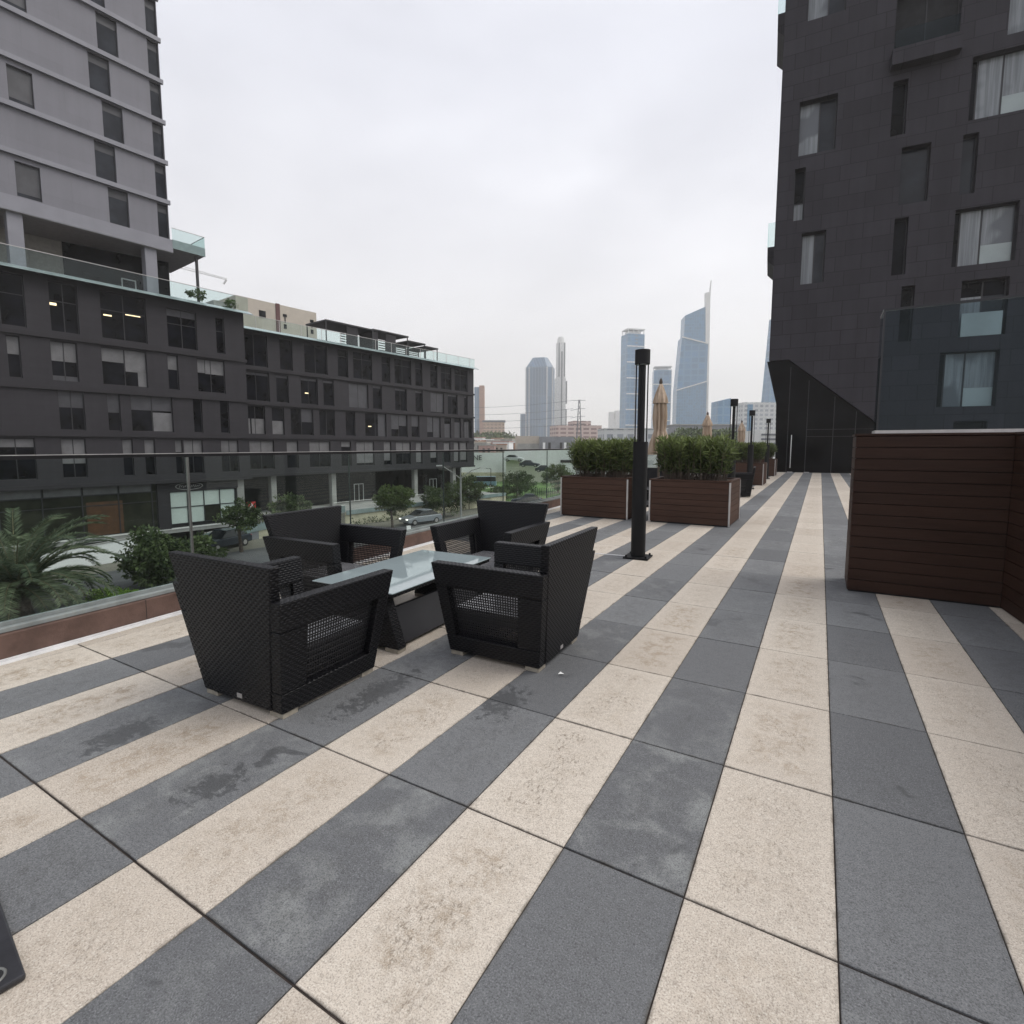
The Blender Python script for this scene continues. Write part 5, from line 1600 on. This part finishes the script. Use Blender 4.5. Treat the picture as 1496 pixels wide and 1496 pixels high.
t = sky_thing('power_line', 'thin power cables sagging leftward from the pylon', 845.5, d, 'cable')
b = MB()
for z in (.99, .86, .74, .62):
    a = Vector((-3, 0, hh * z)); e = Vector((-95, 60, hh * z + 2))
    prev = a
    for k in range(1, 13):
        f = k / 12; p = a.lerp(e, f) - Vector((0, 0, 9 * f * (1 - f)))
        b.tube(prev, p, .07, n=4, cap=False); prev = p
b.build('cables', M['t_dark'], t)
d = 1500
t = sky_thing('pale_tower', 'faint pale tower far off left of the banded blue tower', 896.5, d, 'tower')
w = pw(889, 904, d) / 2; b = MB(); b.box(-w, -w * .1, -10, 10, 0, ph(602, d)); b.box(w * .1, w, -10, 10, 0, ph(600, d)); b.box(-w * .1, w * .1, -8, 10, 0, ph(612, d))
b.build('wall', M['t_white'], t)

def banded(label, px0, px1, py_top, d, nb, turn, crown_px):
    t = sky_thing('banded_blue_tower', label, (px0 + px1) / 2, d, 'tower', turn, 'blue glass towers with white bands')
    w = pw(px0, px1, d) / 2 * .93
    zt = ph(py_top + crown_px, d)
    MB().box(-w, w, -w * .8, w * .8, 0, zt).build('shaft', M['t_blue2'], t)
    MB().box(w + .02, w * 1.12, -w * .6, w * .6, 0, zt + 1).build('side_wall', M['t_whitewall'], t)
    for k in range(nb):
        z = zt * (k + .7) / (nb + .5)
        MB().box(-w - .6, w + .3, -w * .8 - .7, -w * .8 - .02, z, z + 1.5).build('white_band', M['t_whitewall'], t)
    b = MB()
    zc = ph(py_top, d)
    b.box(-w * .95, w * 1.1, -w * .75, w * .75, zc - 1.6, zc)
    for x in (-.92, -.3, .3, .92): b.box(w * x, w * (x + .06), -w * .74, -w * .66, zt, zc - 1.6); b.box(w * x, w * (x + .06), w * .66, w * .74, zt, zc - 1.6)
    b.box(-w * .7, w * .7, -w * .5, w * .5, zt, zt + (zc - zt) * .55)
    b.build('crown_frame', M['t_whitewall'], t)
    return t, w, zt
t, w, zt = banded('tall blue glass tower with white bands behind the near lamp post', 907, 935, 482, 760, 7, R(14), 8)
b = MB()
for k in range(34): b.box(-w * .1, w * .18, -w * .8 - .5, -w * .8 - .03, zt * (k + .3) / 34, zt * (k + .3) / 34 + 1.4)
b.build('balcony_column', M['t_dark'], t)
banded('shorter blue glass tower with white frame behind the tallest parasol', 951, 976.5, 536, 820, 4, R(-8), 6)

# spire tower: a curved-sided glass body in three raked tiers and a white fin rising to a needle
d = 700
t = sky_thing('spire_tower', 'tallest blue glass tower with raked tiers and white needle fin', 1008, d, 'tower', R(-6))
X_ = lambda px, py=640: ((px - 748) * (1 - .000127 * (652 - py)) - 260) / 773.6 * d
H_ = lambda py: ph(py, d)
tiers = [([(984.5, 640), (1026, 640), (1028, 559), (986.5, 571)], 0, 't_blue'), ([(986.5, 572), (1028, 560), (1030, 505), (994, 495)], .8, 't_blue2'), ([(997, 496), (1030, 506), (1027, 452), (998.5, 464)], 1.6, 't_blue')]
for pts, yo, m in tiers:
    MB().prism([(X_(p, q), -14 + yo, H_(q)) for p, q in pts], (0, 26 - yo, 0)).build('glass_tier', M[m], t)
for (a, c) in (((986, 571.5), (1028, 559.3)), ((994, 495.2), (1030, 505.4))):
    b = MB(); b.bar((X_(*a), -14.6, H_(a[1])), (X_(*c), -14.6, H_(c[1])), 1.2, 1.4); b.build('white_band', M['t_whitewall'], t)
MB().prism([(X_(p, q), -13, H_(q)) for p, q in ((1026.2, 640), (1029.5, 640), (1033.6, 440), (1035.4, 414), (1033.2, 431.5), (1027, 432))], (0, 6, 0)).build('fin', M['t_whitewall'], t)

d = 520
t = sky_thing('slanted_block', 'dark blue glass block with slanted roof right of the spire tower', 1051.5, d, 'building', R(0))
w = pw(1042.5, 1060.5, d) / 2
MB().prism([(-w, -8, 0), (w, -8, 0), (w, -8, ph(582.5, d)), (-w, -8, ph(587, d))], (0, 18, 0)).build('shaft', M['t_blue2'], t)
MB().box(w + .01, w * 1.2, -7, 9, 0, ph(585, d)).build('white_side', M['t_whitewall'], t)
d = 420
t = sky_thing('pale_office', 'pale grey office block behind the far lamp posts', 1107, d, 'building')
w = pw(1077, 1137, d) / 2
MB().box(-w, w, -8, 12, 0, ph(589, d)).build('wall', M['t_white'], t)
b = MB(); b.box(-w * .8, -w * .55, -8.4, -8.01, 10, ph(592, d)); b.build('glass_strip', M['t_blue'], t)
d = 640
t = sky_thing('right_blue_tower', 'pale blue tower partly hidden by the black tower edge', 1129, d, 'tower')
w = pw(1111, 1147, d) / 2
MB().hexa([(-w, -8, 0), (w, -8, 0), (w, 10, 0), (-w, 10, 0), (-w * .45, -8, ph(465, d)), (w, -8, ph(465, d)), (w, 10, ph(465, d)), (-w * .45, 10, ph(465, d))]).build('shaft', M['t_blue2'], t)
d = 190
t = sky_thing('striped_lowrise', 'white low building with dark window stripes beside the farthest lamp post', 1120, d, 'building')
w = pw(1104, 1140, d) / 2
MB().box(-w, w, -4, 8, 0, ph(629, d)).build('wall', M['t_whitewall'], t)
b = MB()
for py in (634, 640.5, 647): b.box(-w * .9, w, -4.3, -4.01, ph(py + 2.6, d), ph(py, d))
b.build('window_stripe', M['t_dark'], t)
d = 230
t = sky_thing('dark_hall', 'long dark grey flat roofed hall below the spire tower', 1024, d, 'building')
w = pw(980, 1072, d) / 2
MB().box(-w, w, -6, 14, 0, ph(622, d)).build('wall', M['grey_wall'], t)
MB().box(-w - .4, w + .4, -6.4, 14, ph(622, d), ph(620.5, d)).build('parapet', M['concrete'], t)
d = 210
t = sky_thing('white_shed', 'low white building behind the left planter hedge', 925, d, 'building')
w = pw(895, 985, d) / 2
MB().box(-w, w, -4, 12, 0, ph(627, d)).build('wall', M['t_white'], t)
MB().box(-w - .3, w + .3, -4.3, 12, ph(627, d), ph(626, d)).build('roof', M['t_whitewall'], t)

# cream building behind the far wing
x, y = at(352, 92)
t = thing('cream_building', 'cream rendered building with maroon strip behind the far wing roof', 'building', (x, y, ZG), rot)
zt = ph(430, 92)
MB().box(.3, 15.6, 0, 9, 0, zt).build('wall', M['cream'], t)
MB().box(4.3, 5.5, -.06, -.002, zt - 2.9, zt - 1.7).build('window', M['pane_dark'], t)
MB().box(7.4, 8.15, -.12, -.002, 0, zt + .1).build('maroon_strip', M['maroon'], t)
for x0 in (8.75, 14.2):
    MB().box(x0, x0 + .75, -.06, -.002, zt - 2.0, zt - 1.5).build('window', M['pane_dark'], t)
    MB().box(x0 + .28, x0 + .48, -.058, -.003, zt - 3.0, zt - 2.0).build('window', M['pane_dark'], t)
    MB().box(x0 + .1, x0 + .65, -.06, -.002, zt - 4.1, zt - 3.3).build('window', M['pane_dark'], t)
MB().box(-2.6, .298, 1.5, 9, 0, zt - 1.2).build('annex', M['concrete'], t)
# crane
x, y = at(240, 210)
t = thing('tower_crane', 'white tower crane jib reaching out behind the grey tower', 'crane', (x, y, ZG), YAW - .05)
h = ph(394, 210) + 3.2
b = MB()
for sx in (-.8, .8):
    for sy in (-.8, .8): b.bar((sx, sy, 0), (sx, sy, h), .2)
for k in range(24): b.bar((-.8 if k % 2 else .8, -.8, h * k / 24), (.8 if k % 2 else -.8, -.8, h * (k + 1) / 24), .14)
b.build('mast', M['t_whitewall'], t)
e = pw(240, 333, 210)
b = MB()
P0, P1 = Vector((0, 0, h)), Vector((e, 6, h - 5.5))
b.bar(P0, P1, .25); b.bar(P0 + Vector((0, .8, 1.3)), P1 + Vector((0, .4, .5)), .2)
for k in range(22):
    f0, f1 = k / 22, (k + 1) / 22
    q0, q1 = P0.lerp(P1, f0), P0.lerp(P1, f1)
    b.bar(q0 if k % 2 else q0 + Vector((0, .6, 1.3 - .8 * f0)), q1 + Vector((0, .6, 1.3 - .8 * f1)) if k % 2 else q1, .12)
b.bar(P1, P1 - Vector((1.2, 0, 1.6)), .5)
b.build('jib', M['t_whitewall'], t)

# ------------------------------------------------------------------ haze over the city
b = MB(); b.box(-1900, 1900, -60, 1900, ZG - 1.2, 330)
hb = b.build('haze', None)
hm = bpy.data.materials.new('haze_air'); hm.use_nodes = True
hn = hm.node_tree; hn.nodes.clear()
ho = hn.nodes.new('ShaderNodeOutputMaterial'); hv = hn.nodes.new('ShaderNodeVolumePrincipled')
hv.inputs['Color'].default_value = (1.0, .985, .96, 1)
hv.inputs['Density'].default_value = 0.00052
hv.inputs['Anisotropy'].default_value = 0.2
hn.links.new(hv.outputs[0], ho.inputs['Volume'])
hb.data.materials.clear(); hb.data.materials.append(hm)
tag(hb, kind='stuff')
hb['label'] = 'pale haze in the air over the city'
hb['category'] = 'haze'
